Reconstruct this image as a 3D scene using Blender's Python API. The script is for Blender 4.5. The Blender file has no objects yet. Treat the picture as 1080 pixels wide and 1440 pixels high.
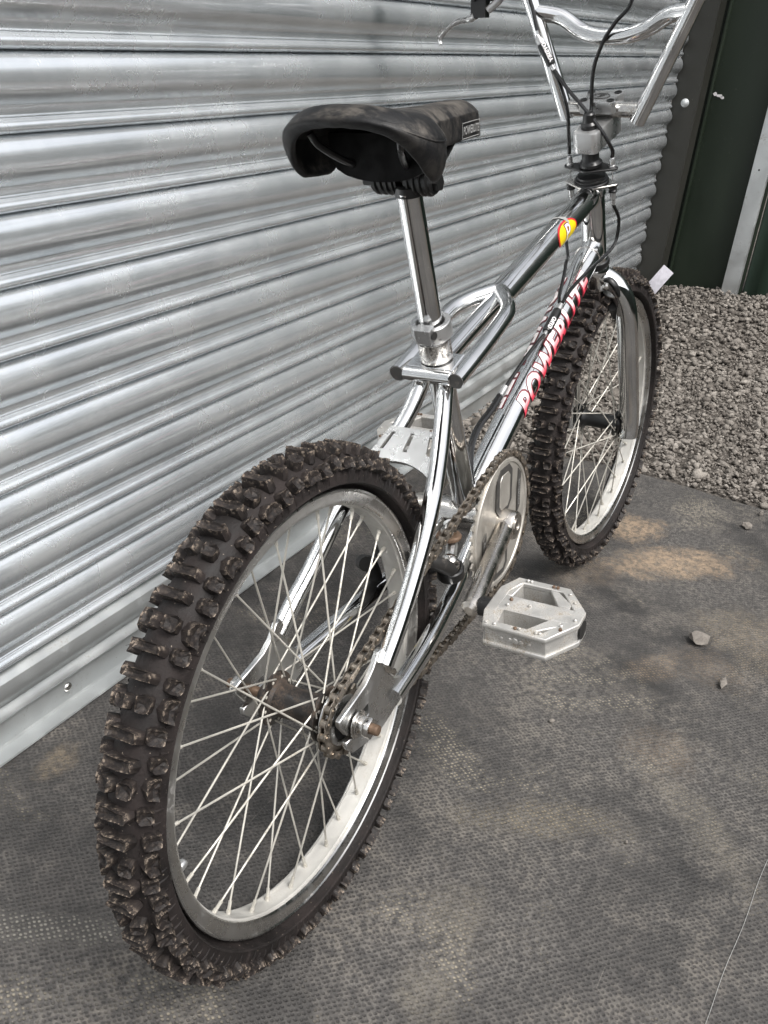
import bpy, bmesh, math, random
import numpy as np
from mathutils import Vector, Matrix, noise
random.seed(7)
C = bpy.context.scene.collection
sc = bpy.context.scene
PI = math.pi
R = math.radians

# ------------------------------------------------------------------ camera
cam_data = bpy.data.cameras.new('camera')
cam = bpy.data.objects.new('camera', cam_data)
C.objects.link(cam)
yaw, pitch, roll = 0.4554, 0.4807, 0.1057
F = Vector((math.cos(pitch)*math.cos(yaw), math.cos(pitch)*math.sin(yaw), -math.sin(pitch)))
r0 = F.cross(Vector((0, 0, 1))).normalized()
u0 = r0.cross(F)
rr = r0*math.cos(roll) + u0*math.sin(roll)
uu = -r0*math.sin(roll) + u0*math.cos(roll)
m = Matrix((rr, uu, -F)).transposed().to_4x4()
m.translation = Vector((-0.6286, -0.3412, 0.8410))
cam.matrix_world = m
cam_data.sensor_fit = 'HORIZONTAL'
cam_data.sensor_width = 36
cam_data.lens = 36*1380.23/1080
cam_data.clip_start = 0.02
cam_data.clip_end = 500
sc.camera = cam

# ------------------------------------------------------------------ sky and sun (overcast)
SUN_EL, SUN_AZ = R(58), R(-115)          # azimuth measured from +x towards +y
world = bpy.data.worlds.new('World')
sc.world = world
world.use_nodes = True
wn = world.node_tree
for n in list(wn.nodes): wn.nodes.remove(n)
sky = wn.nodes.new('ShaderNodeTexSky')
sky.sky_type = 'NISHITA'
sky.sun_disc = False
sky.sun_elevation = SUN_EL
sky.sun_rotation = PI/2 - SUN_AZ
sky.dust_density = 4.0
sky.air_density = 1.0
hs = wn.nodes.new('ShaderNodeHueSaturation')
hs.inputs['Saturation'].default_value = 0.22
bg = wn.nodes.new('ShaderNodeBackground')
bg.inputs['Strength'].default_value = 0.15
wo = wn.nodes.new('ShaderNodeOutputWorld')
wn.links.new(sky.outputs[0], hs.inputs['Color'])
wn.links.new(hs.outputs[0], bg.inputs[0])
wn.links.new(bg.outputs[0], wo.inputs[0])
sun_data = bpy.data.lights.new('sun', 'SUN')
sun_data.energy = 1.5
sun_data.angle = R(20)
sun_data.color = (1.0, 0.97, 0.93)
sun = bpy.data.objects.new('sun', sun_data)
C.objects.link(sun)
sd = Vector((math.cos(SUN_EL)*math.cos(SUN_AZ), math.cos(SUN_EL)*math.sin(SUN_AZ), math.sin(SUN_EL)))
sun.rotation_euler = sd.to_track_quat('Z', 'Y').to_euler()
sun.location = sd*20
sc.view_settings.view_transform = 'Standard'
sc.view_settings.look = 'None'
sc.view_settings.exposure = 0.84
sc.view_settings.gamma = 1.0
sc.view_settings.use_curve_mapping = False

# ------------------------------------------------------------------ materials
class NT:
    def __init__(s, name):
        s.m = bpy.data.materials.new(name); s.m.use_nodes = True
        s.t = s.m.node_tree
        for n in list(s.t.nodes): s.t.nodes.remove(n)
        s.out = s.t.nodes.new('ShaderNodeOutputMaterial')
        s.b = s.t.nodes.new('ShaderNodeBsdfPrincipled')
        s.t.links.new(s.b.outputs[0], s.out.inputs[0])
        s._co = None
    def n(s, ty, **kw):
        x = s.t.nodes.new(ty)
        for k, v in kw.items(): setattr(x, k, v)
        return x
    def link(s, a, b):
        if a is None: return
        if hasattr(a, 'node'): s.t.links.new(a, b)
        else:
            b.default_value = (*a, 1) if isinstance(a, tuple) and len(a) == 3 and b.type == 'RGBA' else a
    def co(s, kind='Object'):
        if s._co is None: s._co = s.n('ShaderNodeTexCoord')
        return s._co.outputs[kind]
    def pos(s):
        return s.n('ShaderNodeNewGeometry').outputs['Position']
    def mapping(s, v, scale=(1, 1, 1), rot=(0, 0, 0), loc=(0, 0, 0)):
        x = s.n('ShaderNodeMapping'); s.link(v, x.inputs[0])
        x.inputs['Scale'].default_value = scale; x.inputs['Rotation'].default_value = rot; x.inputs['Location'].default_value = loc
        return x.outputs[0]
    def noise(s, v, scale, detail=4, rough=.55, dist=0, col=False):
        x = s.n('ShaderNodeTexNoise'); s.link(v, x.inputs['Vector'])
        x.inputs['Scale'].default_value = scale; x.inputs['Detail'].default_value = detail
        x.inputs['Roughness'].default_value = rough; x.inputs['Distortion'].default_value = dist
        return x.outputs['Color' if col else 'Fac']
    def ramp(s, v, a, b, lo=0., hi=1., smooth=True):
        x = s.n('ShaderNodeMapRange'); s.link(v, x.inputs[0])
        x.interpolation_type = 'SMOOTHSTEP' if smooth else 'LINEAR'
        x.inputs[1].default_value = a; x.inputs[2].default_value = b; x.inputs[3].default_value = lo; x.inputs[4].default_value = hi
        return x.outputs[0]
    def math(s, op, a, b=0., c=0.):
        x = s.n('ShaderNodeMath', operation=op)
        s.link(a, x.inputs[0]); s.link(b, x.inputs[1]); s.link(c, x.inputs[2])
        return x.outputs[0]
    def mix(s, f, a, b):
        x = s.n('ShaderNodeMix', data_type='RGBA')
        s.link(f, x.inputs[0]); s.link(a, x.inputs[6]); s.link(b, x.inputs[7])
        return x.outputs[2]
    def bump(s, h, strength=.3, dist=.001, nrm=None):
        x = s.n('ShaderNodeBump'); s.link(h, x.inputs['Height'])
        x.inputs['Strength'].default_value = strength; x.inputs['Distance'].default_value = dist
        if nrm is not None: s.link(nrm, x.inputs['Normal'])
        return x.outputs[0]
    def set(s, base=None, metal=None, rough=None, normal=None, spec=None):
        i = s.b.inputs
        s.link(base, i['Base Color']); s.link(metal, i['Metallic']); s.link(rough, i['Roughness'])
        s.link(normal, i['Normal'])
        if spec is not None: i['Specular IOR Level'].default_value = spec
        return s.m

def dirty_metal(name, base, rough, dirt=(.16, .12, .09), amount=.5, scale=1., pits=.3, brush=None, metal=1.0):
    N = NT(name); p = N.co()
    big = N.noise(p, 30*scale, 6, .65)
    fine = N.noise(p, 420*scale, 3, .6)
    d = N.ramp(N.math('ADD', N.math('MULTIPLY', big, .65), N.math('MULTIPLY', fine, .45)), .72-.22*amount, .86-.1*amount)
    speck = N.ramp(N.noise(p, 700*scale, 2, .5), .73-.06*pits, .78)
    d2 = N.math('MAXIMUM', d, N.math('MULTIPLY', speck, pits*1.6))
    tone = N.ramp(N.noise(p, 14*scale, 3), .3, .7, .82, 1.06)
    bc = N.n('ShaderNodeVectorMath', operation='SCALE'); N.link(base, bc.inputs[0]) if hasattr(base, 'node') else None
    bc.inputs[0].default_value = base; N.link(tone, bc.inputs['Scale'])
    col = N.mix(d2, bc.outputs[0], dirt)
    rg = N.math('ADD', N.ramp(big, .35, .7, rough*.7, rough*1.5+.03), N.math('MULTIPLY', d2, .5))
    mt = N.math('MULTIPLY', N.math('SUBTRACT', 1., N.math('MULTIPLY', d2, .9)), metal)
    h = N.math('ADD', N.math('MULTIPLY', fine, .35), big)
    if brush:
        h = N.math('ADD', h, N.noise(N.mapping(p, brush), 1, 3, .6))
    nm = N.bump(h, .12 if not brush else .25, .0006)
    return N.set(col, mt, rg, nm)

M = {}
M['chrome'] = dirty_metal('chrome', (.74, .74, .735), .07, dirt=(.20, .15, .11), amount=.12, pits=.35)
M['chrome_dirty'] = dirty_metal('chrome_dirty', (.66, .64, .61), .16, dirt=(.22, .15, .09), amount=.6, pits=.6)
M['steel_plate'] = dirty_metal('steel_plate', (.62, .62, .61), .3, dirt=(.22, .19, .15), amount=.45, pits=.4)
M['rim_metal'] = dirty_metal('rim_metal', (.54, .535, .52), .28, dirt=(.30, .28, .25), amount=.45, pits=.2)
M['rim_bed'] = dirty_metal('rim_bed', (.56, .545, .51), .50, dirt=(.46, .43, .38), amount=.6, pits=.25, metal=.35)
M['alloy'] = dirty_metal('alloy', (.52, .52, .515), .30, dirt=(.27, .24, .20), amount=.1, pits=.3, metal=.8)
M['pedal_alloy'] = dirty_metal('pedal_alloy', (.55, .54, .515), .40, dirt=(.22, .175, .12), amount=.85, pits=.4, metal=.55, scale=1.6)
M['rust'] = dirty_metal('rust', (.16, .105, .07), .5, dirt=(.08, .05, .033), amount=.9, pits=.7, metal=.4, scale=2)
M['spoke'] = dirty_metal('spoke', (.52, .50, .45), .50, dirt=(.30, .26, .20), amount=.6, pits=.3, metal=.45)
M['chain'] = dirty_metal('chain', (.30, .265, .225), .34, dirt=(.075, .055, .04), amount=.7, pits=.5, scale=3)
M['crank'] = dirty_metal('crank', (.60, .565, .52), .24, dirt=(.34, .27, .20), amount=.5, pits=.5)
M['ring'] = dirty_metal('ring', (.50, .475, .43), .40, dirt=(.34, .29, .23), amount=.6, pits=.2, metal=.6)
M['hub_dirt'] = dirty_metal('hub_dirt', (.02, .018, .017), .4, dirt=(.105, .075, .055), amount=1.1, pits=.6, metal=.2, scale=1.4)

def plain(name, col, rough, metal=0., bumpn=None, spec=.5, dust=None, dustcol=(.25, .22, .19)):
    N = NT(name); p = N.co()
    f = N.noise(p, 60, 4)
    c = N.mix(N.ramp(f, .35, .7), col, tuple(x*.8 for x in col))
    if dust:
        dm = N.ramp(N.noise(p, 45, 6, .7), .62-.2*dust, .85-.12*dust)
        c = N.mix(dm, c, dustcol)
    nm = N.bump(N.noise(p, bumpn or 300, 3), .15, .0004)
    return N.set(c, metal, N.ramp(f, .3, .7, rough*.85, rough*1.15), nm, spec)
M['black'] = plain('black_plastic', (.012, .012, .012), .32)
M['black_matt'] = plain('black_matt', (.016, .015, .014), .6, dust=.15)
M['cable'] = plain('cable_black', (.008, .008, .008), .22)
M['green_dark'] = None
M['pan_black'] = plain('pan_black', (.004, .004, .004), .7, spec=.2)
M['yellow'] = plain('sticker_yellow', (.80, .60, .01), .35)
M['red'] = plain('sticker_red', (.55, .02, .03), .35)
M['maroon'] = plain('sticker_maroon', (.16, .015, .025), .35)
M['white'] = plain('white_print', (.78, .76, .76), .4)
M['print_grey'] = plain('grey_print', (.33, .33, .32), .6)
M['paper'] = plain('paper', (.72, .70, .76), .6)
M['ring_dark'] = plain('ring_dark', (.075, .072, .068), .45, .3, dust=.3)

# gradient letters: white at the top of each letter, pink-red at the foot
N = NT('letter_fill')
fa = N.n('ShaderNodeAttribute', attribute_name='height').outputs['Fac']
g = N.ramp(fa, .30, .85)
c = N.mix(g, (.72, .03, .07), (.86, .80, .79))

M['letter'] = N.set(c, 0., .3, None)

# tyre rubber
def tyre_mat():
    N = NT('tyre_rubber'); p = N.co()
    n1 = N.noise(p, 25, 6, .65); n2 = N.noise(p, 260, 5, .7)
    c = N.mix(N.ramp(n1, .35, .7), (.0085, .0068, .0064), (.021, .0155, .0142))
    at = N.n('ShaderNodeAttribute', attribute_name='edge')
    e = N.math('MULTIPLY', at.outputs['Fac'], N.ramp(N.noise(p, 210, 5, .8), .44, .62))
    top = N.n('ShaderNodeAttribute', attribute_name='top')
    tn = N.math('MULTIPLY', top.outputs['Fac'], N.ramp(n2, .42, .66))
    c = N.mix(N.math('MULTIPLY', tn, .6), c, (.070, .055, .044))
    c = N.mix(N.ramp(e, .38, .85, 0, .95), c, (.23, .185, .145))
    c = N.mix(N.ramp(N.noise(p, 380, 2), .70, .76), c, (.25, .21, .17))
    nm = N.bump(N.math('ADD', n2, N.math('MULTIPLY', n1, 2)), .55, .0014)
    return N.set(c, 0., N.ramp(n1, .3, .7, .55, .8), nm, .35)
M['tyre'] = tyre_mat()

def shutter_mat():
    N = NT('galvanised_slat'); p = N.pos()
    oi = N.n('ShaderNodeObjectInfo')
    off = N.n('ShaderNodeVectorMath', operation='SCALE'); off.inputs[0].default_value = (7.3, 0, 0); N.link(oi.outputs['Random'], off.inputs['Scale'])
    q = N.n('ShaderNodeVectorMath', operation='ADD'); N.link(p, q.inputs[0]); N.link(off.outputs[0], q.inputs[1]); q = q.outputs[0]
    streak = N.noise(N.mapping(q, (5, 90, 130)), 1, 5, .65)
    streak2 = N.noise(N.mapping(q, (2.0, 30, 420)), 1, 3, .6)
    drip = N.noise(N.mapping(q, (150, 20, 45)), 1, 5, .7)
    cloud = N.noise(q, 11, 5, .6)
    spangle = N.n('ShaderNodeTexVoronoi'); N.link(N.mapping(q, (90, 90, 90)), spangle.inputs['Vector']); spangle.inputs['Scale'].default_value = 1
    c = N.mix(N.ramp(cloud, .3, .7), (.70, .735, .76), (.82, .85, .865))
    c = N.mix(N.math('MULTIPLY', N.ramp(streak2, .5, .8), .16), c, (.50, .51, .51))
    # whitish water marks
    wmask = N.math('MULTIPLY', N.ramp(drip, .50, .70), N.ramp(N.noise(N.mapping(q, (5, 9, 16)), 1, 3, .6), .56, .76))
    # brownish grime smears low on some slats
    gr = N.math('MULTIPLY', N.ramp(streak, .56, .74), N.ramp(N.noise(N.mapping(q, (3, 3, 20)), 1, 3), .50, .66))
    c = N.mix(N.math('MULTIPLY', gr, .12), c, (.44, .44, .42))
    c = N.mix(N.math('MULTIPLY', wmask, .30), c, (.86, .87, .87))
    # dark scuffs
    sc_ = N.ramp(N.noise(N.mapping(q, (22, 120, 420)), 1, 4, .7), .72, .78)
    c = N.mix(N.math('MULTIPLY', sc_, .55), c, (.25, .25, .25))
    rg = N.math('ADD', N.ramp(cloud, .3, .7, .20, .29), N.math('MULTIPLY', N.math('MAXIMUM', wmask, gr), .05))
    nm = N.bump(N.noise(N.mapping(q, (3, 40, 60)), 1, 2, .5), .02, .0005)
    nm = N.bump(N.noise(N.mapping(q, (2.2, 2.2, 2.2)), 1, 1), .02, .02, nm)
    mt = .76
    return N.set(c, mt, rg, nm)
M['slat'] = shutter_mat()
M['rail_galv'] = dirty_metal('rail_galv', (.54, .56, .56), .42, dirt=(.28, .26, .23), amount=.5, pits=.45, scale=.5, metal=.7)

def green_mat(name, a, b):
    N = NT(name); p = N.pos()
    f = N.noise(N.mapping(p, (6, 6, 1.5)), 1, 5, .6)
    c = N.mix(N.ramp(f, .3, .7), a, b)
    sp_ = N.ramp(N.noise(p, 70, 4, .7), .68, .74)
    c = N.mix(N.math('MULTIPLY', sp_, .6), c, (.12, .12, .10))
    c = N.mix(N.math('MULTIPLY', N.ramp(N.noise(p, 9, 3, .6), .76, .80), .3), c, (.05, .035, .03))
    nm = N.bump(N.noise(p, 40, 4), .15, .002)
    return N.set(c, 0., N.ramp(f, .3, .7, .42, .6), nm, .45)
M['green_dark'] = green_mat('green_paint', (.0070, .0130, .0065), (.012, .0205, .0105))
M['olive_dark'] = green_mat('olive_paint', (.015, .015, .0115), (.022, .0215, .017))
M['green_blue'] = green_mat('green_cladding', (.006, .016, .010), (.011, .025, .015))

def mat_mat():
    N = NT('dimpled_mat'); p = N.pos()
    wob = N.n('ShaderNodeVectorMath', operation='SCALE'); N.link(N.noise(p, 6, 3, .5, col=True), wob.inputs[0]); wob.inputs['Scale'].default_value = .012
    q = N.n('ShaderNodeVectorMath', operation='ADD'); N.link(p, q.inputs[0]); N.link(wob.outputs[0], q.inputs[1]); q = q.outputs[0]
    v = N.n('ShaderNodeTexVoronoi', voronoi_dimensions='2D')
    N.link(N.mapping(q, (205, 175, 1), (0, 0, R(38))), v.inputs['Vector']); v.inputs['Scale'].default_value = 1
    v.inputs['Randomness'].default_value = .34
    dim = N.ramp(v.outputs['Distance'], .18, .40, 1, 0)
    big = N.noise(p, 3.0, 6, .62); mid = N.noise(p, 14, 6, .68); fine = N.noise(p, 120, 5, .7)
    vfine = N.noise(p, 520, 3, .7)
    c = N.mix(N.ramp(mid, .30, .72), (.028, .0275, .027), (.078, .073, .069))
    c = N.mix(N.ramp(big, .38, .66), c, N.mix(N.ramp(fine, .35, .68), (.055, .052, .050), (.135, .126, .116)))
    c = N.mix(N.math('MULTIPLY', N.math('MULTIPLY', N.ramp(N.noise(p, 7, 6, .75), .48, .66), .6), N.ramp(fine, .36, .60)), c, (.175, .158, .136))
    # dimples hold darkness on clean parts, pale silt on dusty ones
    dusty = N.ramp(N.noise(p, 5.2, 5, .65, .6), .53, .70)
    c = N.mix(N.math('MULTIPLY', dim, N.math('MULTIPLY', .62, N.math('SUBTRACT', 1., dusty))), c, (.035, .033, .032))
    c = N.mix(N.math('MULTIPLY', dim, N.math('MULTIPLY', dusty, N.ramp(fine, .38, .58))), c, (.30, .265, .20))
    # near-field speckle of pale flecks
    c = N.mix(N.math('MULTIPLY', N.ramp(vfine, .64, .72), .45), c, (.26, .24, .21))
    # sandy spills, each where it lies
    sx = N.n('ShaderNodeSeparateXYZ'); N.link(q, sx.inputs[0])
    def patch(cx, cy, rx, ry, rot, amt, soft=.9, dotted=0., col=(.36, .27, .185)):
        nonlocal c
        dx = N.math('SUBTRACT', sx.outputs[0], cx); dy = N.math('SUBTRACT', sx.outputs[1], cy)
        ca, sa = math.cos(rot), math.sin(rot)
        a = N.math('ADD', N.math('MULTIPLY', dx, ca/rx), N.math('MULTIPLY', dy, sa/rx))
        b = N.math('ADD', N.math('MULTIPLY', dx, -sa/ry), N.math('MULTIPLY', dy, ca/ry))
        d = N.math('SQRT', N.math('ADD', N.math('MULTIPLY', a, a), N.math('MULTIPLY', b, b)))
        d = N.math('ADD', d, N.math('MULTIPLY', N.math('SUBTRACT', N.noise(p, 16, 6, .7), .5), 2.4))
        k = N.math('MULTIPLY', N.math('MULTIPLY', N.ramp(d, 1.25-soft, 1.25, 1, 0), amt), N.math('ADD', .25, N.math('MULTIPLY', N.ramp(N.noise(p, 75, 6, .8), .40, .58), .75)))
        if dotted: k = N.math('MULTIPLY', k, N.math('ADD', 1-dotted, N.math('MULTIPLY', dim, dotted)))
        c = N.mix(k, c, N.mix(N.ramp(fine, .3, .7), col, tuple(x*.72 for x in col)))
    patch(1.07, -.035, .07, .05, R(-20), .85)
    patch(.99, -.13, .13, .055, R(-50), .9)
    patch(.86, -.02, .09, .045, R(-30), .2)
    patch(.83, -.30, .09, .10, R(20), .6, dotted=.75, col=(.33, .27, .19))
    patch(.71, -.26, .05, .07, R(0), .35, dotted=.7)
    patch(.37, -.31, .10, .03, R(50), .45, dotted=.85, col=(.34, .30, .23))
    patch(.47, -.24, .06, .05, R(30), .3, dotted=.6)
    patch(.26, -.15, .10, .03, R(-60), .5, dotted=.8, col=(.38, .32, .22))
    patch(.02, .375, .035, .02, R(0), .7, dotted=.3, col=(.26, .21, .15))
    patch(-.17, .22, .14, .02, R(-60), .6, dotted=.95, col=(.40, .38, .33))
    patch(-.02, -.14, .04, .03, R(20), .45, dotted=.4, col=(.28, .25, .2))
    patch(.08, -.13, .05, .04, R(20), .35, dotted=.4, col=(.26, .23, .18))
    patch(.64, -.18, .06, .03, R(-30), .5, dotted=.75)
    # long scuffs
    s1 = N.ramp(N.noise(N.mapping(p, (3.2, 190, 1), (0, 0, R(33))), 1, 3, .7), .70, .76)
    s2 = N.ramp(N.noise(N.mapping(p, (170, 4, 1), (0, 0, R(12))), 1, 3, .7), .71, .77)
    c = N.mix(N.math('MULTIPLY', N.math('MAXIMUM', s1, s2), .45), c, (.24, .22, .19))
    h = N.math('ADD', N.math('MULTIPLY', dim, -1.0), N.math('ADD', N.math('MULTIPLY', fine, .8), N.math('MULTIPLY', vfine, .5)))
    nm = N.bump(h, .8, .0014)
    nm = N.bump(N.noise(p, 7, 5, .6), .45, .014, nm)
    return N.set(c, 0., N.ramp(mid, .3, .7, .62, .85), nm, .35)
M['mat'] = mat_mat()

def stone_mat():
    N = NT('limestone_gravel'); p = N.pos()
    at = N.n('ShaderNodeAttribute', attribute_name='tone')
    a = N.mix(at.outputs['Fac'], (.085, .074, .064), (.35, .32, .285))
    f = N.noise(p, 240, 5, .7)
    c = N.mix(N.ramp(f, .3, .7), a, N.mix(.5, a, (.10, .09, .08)))
    nm = N.bump(N.noise(p, 300, 5, .75), .7, .002)
    return N.set(c, 0., .9, nm, .2)
M['stone'] = stone_mat()
def ground_mat():
    N = NT('gravel_ground'); p = N.pos()
    f = N.noise(p, 60, 6, .7); v = N.n('ShaderNodeTexVoronoi'); N.link(p, v.inputs['Vector']); v.inputs['Scale'].default_value = 55
    c = N.mix(N.ramp(f, .3, .7), (.05, .044, .038), (.14, .125, .11))
    nm = N.bump(v.outputs['Distance'], .8, .01)
    return N.set(c, 0., .95, nm, .2)
M['ground'] = ground_mat()
def saddle_mat():
    N = NT('saddle_vinyl'); p = N.co()
    f = N.noise(p, 500, 4, .6); g = N.noise(p, 26, 6, .7); st = N.noise(N.mapping(p, (90, 25, 60)), 1, 6, .75)
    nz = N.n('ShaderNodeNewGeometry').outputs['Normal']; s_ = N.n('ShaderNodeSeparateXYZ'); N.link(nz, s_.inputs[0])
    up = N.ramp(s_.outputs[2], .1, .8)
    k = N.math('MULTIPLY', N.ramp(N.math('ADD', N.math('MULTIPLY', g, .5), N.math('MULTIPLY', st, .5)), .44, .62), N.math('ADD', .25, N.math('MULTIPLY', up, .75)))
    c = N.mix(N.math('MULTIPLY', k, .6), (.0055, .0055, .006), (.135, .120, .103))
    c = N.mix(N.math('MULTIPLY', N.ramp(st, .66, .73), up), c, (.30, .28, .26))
    nm = N.bump(N.math('ADD', f, N.math('MULTIPLY', g, 1.5)), .35, .0008)
    return N.set(c, 0., N.ramp(g, .3, .7, .45, .65), nm, .3)
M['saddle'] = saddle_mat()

# ------------------------------------------------------------------ mesh helpers
def V(*a): return Vector(a[0] if len(a) == 1 else a)
class MB:
    def __init__(s): s.v = []; s.f = []; s.mi = []; s.cur = 0
    def add(s, vs, fs):
        o = len(s.v); s.v += [tuple(x) for x in vs]; s.f += [tuple(i+o for i in f) for f in fs]; s.mi += [s.cur]*len(fs)
        return s
    def tube(s, pts, r, seg=14, cap=True, squash=None, up=None):
        pts = [V(p) for p in pts]; n = len(pts)
        rs = r if isinstance(r, (list, tuple)) else [r]*n
        t = []
        for i in range(n):
            a = pts[max(i-1, 0)]; b = pts[min(i+1, n-1)]; t.append((b-a).normalized())
        ref = V(up) if up else (Vector((0, 0, 1)) if abs(t[0].z) < .9 else Vector((1, 0, 0)))
        nrm = (ref - t[0]*ref.dot(t[0])).normalized()
        vs = []
        for i in range(n):
            nrm = (nrm - t[i]*nrm.dot(t[i])).normalized(); b = t[i].cross(nrm)
            q = squash[i] if squash else 1
            for k in range(seg):
                a = 2*PI*k/seg
                vs.append(pts[i] + nrm*(rs[i]*math.cos(a)*q) + b*(rs[i]*math.sin(a)))
        fs = [(i*seg+k, i*seg+(k+1) % seg, (i+1)*seg+(k+1) % seg, (i+1)*seg+k) for i in range(n-1) for k in range(seg)]
        if cap:
            fs.append(tuple(range(seg))[::-1]); fs.append(tuple((n-1)*seg+k for k in range(seg)))
        return s.add(vs, fs)
    def lathe(s, prof, o=(0, 0, 0), ax=(0, 0, 1), seg=32, closed=False, capends=True):
        o = V(o); ax = V(ax).normalized(); ref = Vector((0, 0, 1)) if abs(ax.z) < .9 else Vector((1, 0, 0))
        u = (ref-ax*ref.dot(ax)).normalized(); w = ax.cross(u); n = len(prof)
        vs = [o+ax*h+(u*math.cos(2*PI*k/seg)+w*math.sin(2*PI*k/seg))*r for r, h in prof for k in range(seg)]
        rng = range(n) if closed else range(n-1)
        fs = [(i*seg+k, i*seg+(k+1) % seg, ((i+1) % n)*seg+(k+1) % seg, ((i+1) % n)*seg+k) for i in rng for k in range(seg)]
        if not closed and capends:
            fs.append(tuple(range(seg))[::-1]); fs.append(tuple((n-1)*seg+k for k in range(seg)))
        return s.add(vs, fs)
    def cyl(s, a, b, r, seg=16): return s.tube([a, b], r, seg)
    def prism(s, poly, o, u, v, t):
        """poly in (u,v) coordinates, extruded by t along u x v, centred on o"""
        o = V(o); u = V(u); v = V(v); w = u.cross(v).normalized(); n = len(poly)
        vs = [o+u*a+v*b-w*(t/2) for a, b in poly]+[o+u*a+v*b+w*(t/2) for a, b in poly]
        fs = [tuple(range(n))[::-1], tuple(range(n, 2*n))]+[(i, (i+1) % n, n+(i+1) % n, n+i) for i in range(n)]
        return s.add(vs, fs)
    def box(s, c, d, u=(1, 0, 0), v=(0, 1, 0)):
        a, b = d[0]/2, d[1]/2
        return s.prism([(-a, -b), (a, -b), (a, b), (-a, b)], c, u, v, d[2])
    def build(s, name, mat, parent=None, bevel=0, angle=35, xf=None, loc=None, recalc=True, seg=1):
        me = bpy.data.meshes.new(name); me.from_pydata(s.v, [], s.f)
        mats = mat if isinstance(mat, (list, tuple)) else [mat]
        for x in mats: me.materials.append(M[x] if isinstance(x, str) else x)
        me.polygons.foreach_set('material_index', s.mi)
        bm = bmesh.new(); bm.from_mesh(me)
        if recalc: bmesh.ops.recalc_face_normals(bm, faces=bm.faces)
        if bevel:
            es = [e for e in bm.edges if e.is_manifold and e.calc_face_angle(0) > R(32)]
            bmesh.ops.bevel(bm, geom=es, offset=bevel, segments=seg, affect='EDGES', clamp_overlap=True, profile=.6)
        if xf is not None: bmesh.ops.transform(bm, matrix=xf, verts=bm.verts)
        bm.to_mesh(me); bm.free()
        me.polygons.foreach_set('use_smooth', [True]*len(me.polygons))
        me.set_sharp_from_angle(angle=R(angle))
        o = bpy.data.objects.new(name, me); C.objects.link(o)
        if parent: o.parent = parent
        if loc: o.location = loc
        return o
def spl(pts, k=6):
    """Catmull-Rom through the points"""
    P = [V(p) for p in pts]; out = []
    for i in range(len(P)-1):
        a = P[i-1] if i else P[0]*2-P[1]; b, c_ = P[i], P[i+1]; d = P[i+2] if i+2 < len(P) else P[-1]*2-P[-2]
        for j in range(k):
            t = j/k
            out.append(.5*((2*b)+(c_-a)*t+(2*a-5*b+4*c_-d)*t*t+(3*b-a-3*c_+d)*t**3))
    out.append(P[-1]); return out
def empty(name, loc=(0, 0, 0), rot=(0, 0, 0), parent=None):
    o = bpy.data.objects.new(name, None); C.objects.link(o); o.location = loc; o.rotation_euler = rot
    o.empty_display_size = .05
    if parent: o.parent = parent
    return o
def tag(o, label=None, cat=None, group=None, kind=None):
    if label: o['label'] = label
    if cat: o['category'] = cat
    if group: o['group'] = group
    if kind: o['kind'] = kind
    return o
def link_copy(me, name, parent, mat):
    o = bpy.data.objects.new(name, me); C.objects.link(o); o.parent = parent; o.matrix_local = mat
    return o
def text_mesh(body, size, shear=0., offset=0., spacing=1., sx=1.):
    cu = bpy.data.curves.new('lettering', 'FONT'); cu.body = body; cu.size = size; cu.shear = shear; cu.offset = offset
    cu.space_character = spacing; cu.resolution_u = 3
    o = bpy.data.objects.new('lettering', cu); C.objects.link(o)
    dg = bpy.context.evaluated_depsgraph_get(); me = bpy.data.meshes.new_from_object(o.evaluated_get(dg))
    bpy.data.objects.remove(o); bpy.data.curves.remove(cu)
    for v in me.vertices: v.co.x *= sx
    return me
def wrap_mesh(me, fn, name, mat, parent, step=.002, thick=0., xf=None):
    """cut a flat mesh into thin strips and lay it on a surface given by fn(u, v) -> (point, normal)"""
    bm = bmesh.new(); bm.from_mesh(me)
    bmesh.ops.remove_doubles(bm, verts=bm.verts, dist=1e-7)
    ys = [v.co.y for v in bm.verts]; xs = [v.co.x for v in bm.verts]
    y = min(ys)+step/2
    while y < max(ys):
        bmesh.ops.bisect_plane(bm, geom=bm.verts[:]+bm.edges[:]+bm.faces[:], plane_co=(0, y, 0), plane_no=(0, 1, 0)); y += step
    x = min(xs)+step*3
    while x < max(xs):
        bmesh.ops.bisect_plane(bm, geom=bm.verts[:]+bm.edges[:]+bm.faces[:], plane_co=(x, 0, 0), plane_no=(1, 0, 0)); x += step*4
    uvl = bm.loops.layers.uv.new('UVMap'); h = max(max(ys)-min(ys), 1e-6); y0 = min(ys)
    for f in bm.faces:
        for lp in f.loops: lp[uvl].uv = (lp.vert.co.x*10, (lp.vert.co.y-y0)/h)
    hl = bm.verts.layers.float.new('height')
    for v in bm.verts: v[hl] = (v.co.y-y0)/h
    for v in bm.verts: v.co = fn(v.co.x, v.co.y)
    if xf is not None: bmesh.ops.transform(bm, matrix=xf, verts=bm.verts)
    m2 = bpy.data.meshes.new(name); bm.to_mesh(m2); bm.free(); m2.materials.append(M[mat])
    o = bpy.data.objects.new(name, m2); C.objects.link(o); o.parent = parent
    return o
def poly_mesh(poly):
    me = bpy.data.meshes.new('shape'); me.from_pydata([(a, b, 0) for a, b in poly], [], [tuple(range(len(poly)))]); return me
def tube_surface(A, B, r, phi0, ref):
    A = V(A); B = V(B); d = (B-A).normalized(); n = V(ref); n = (n-d*n.dot(d)).normalized(); b = n.cross(d) * -1
    # phi grows from n towards b
    def fn(u, v):
        ph = phi0+v/r
        return A+d*u+(n*math.cos(ph)+b*math.sin(ph))*r
    return fn

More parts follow.
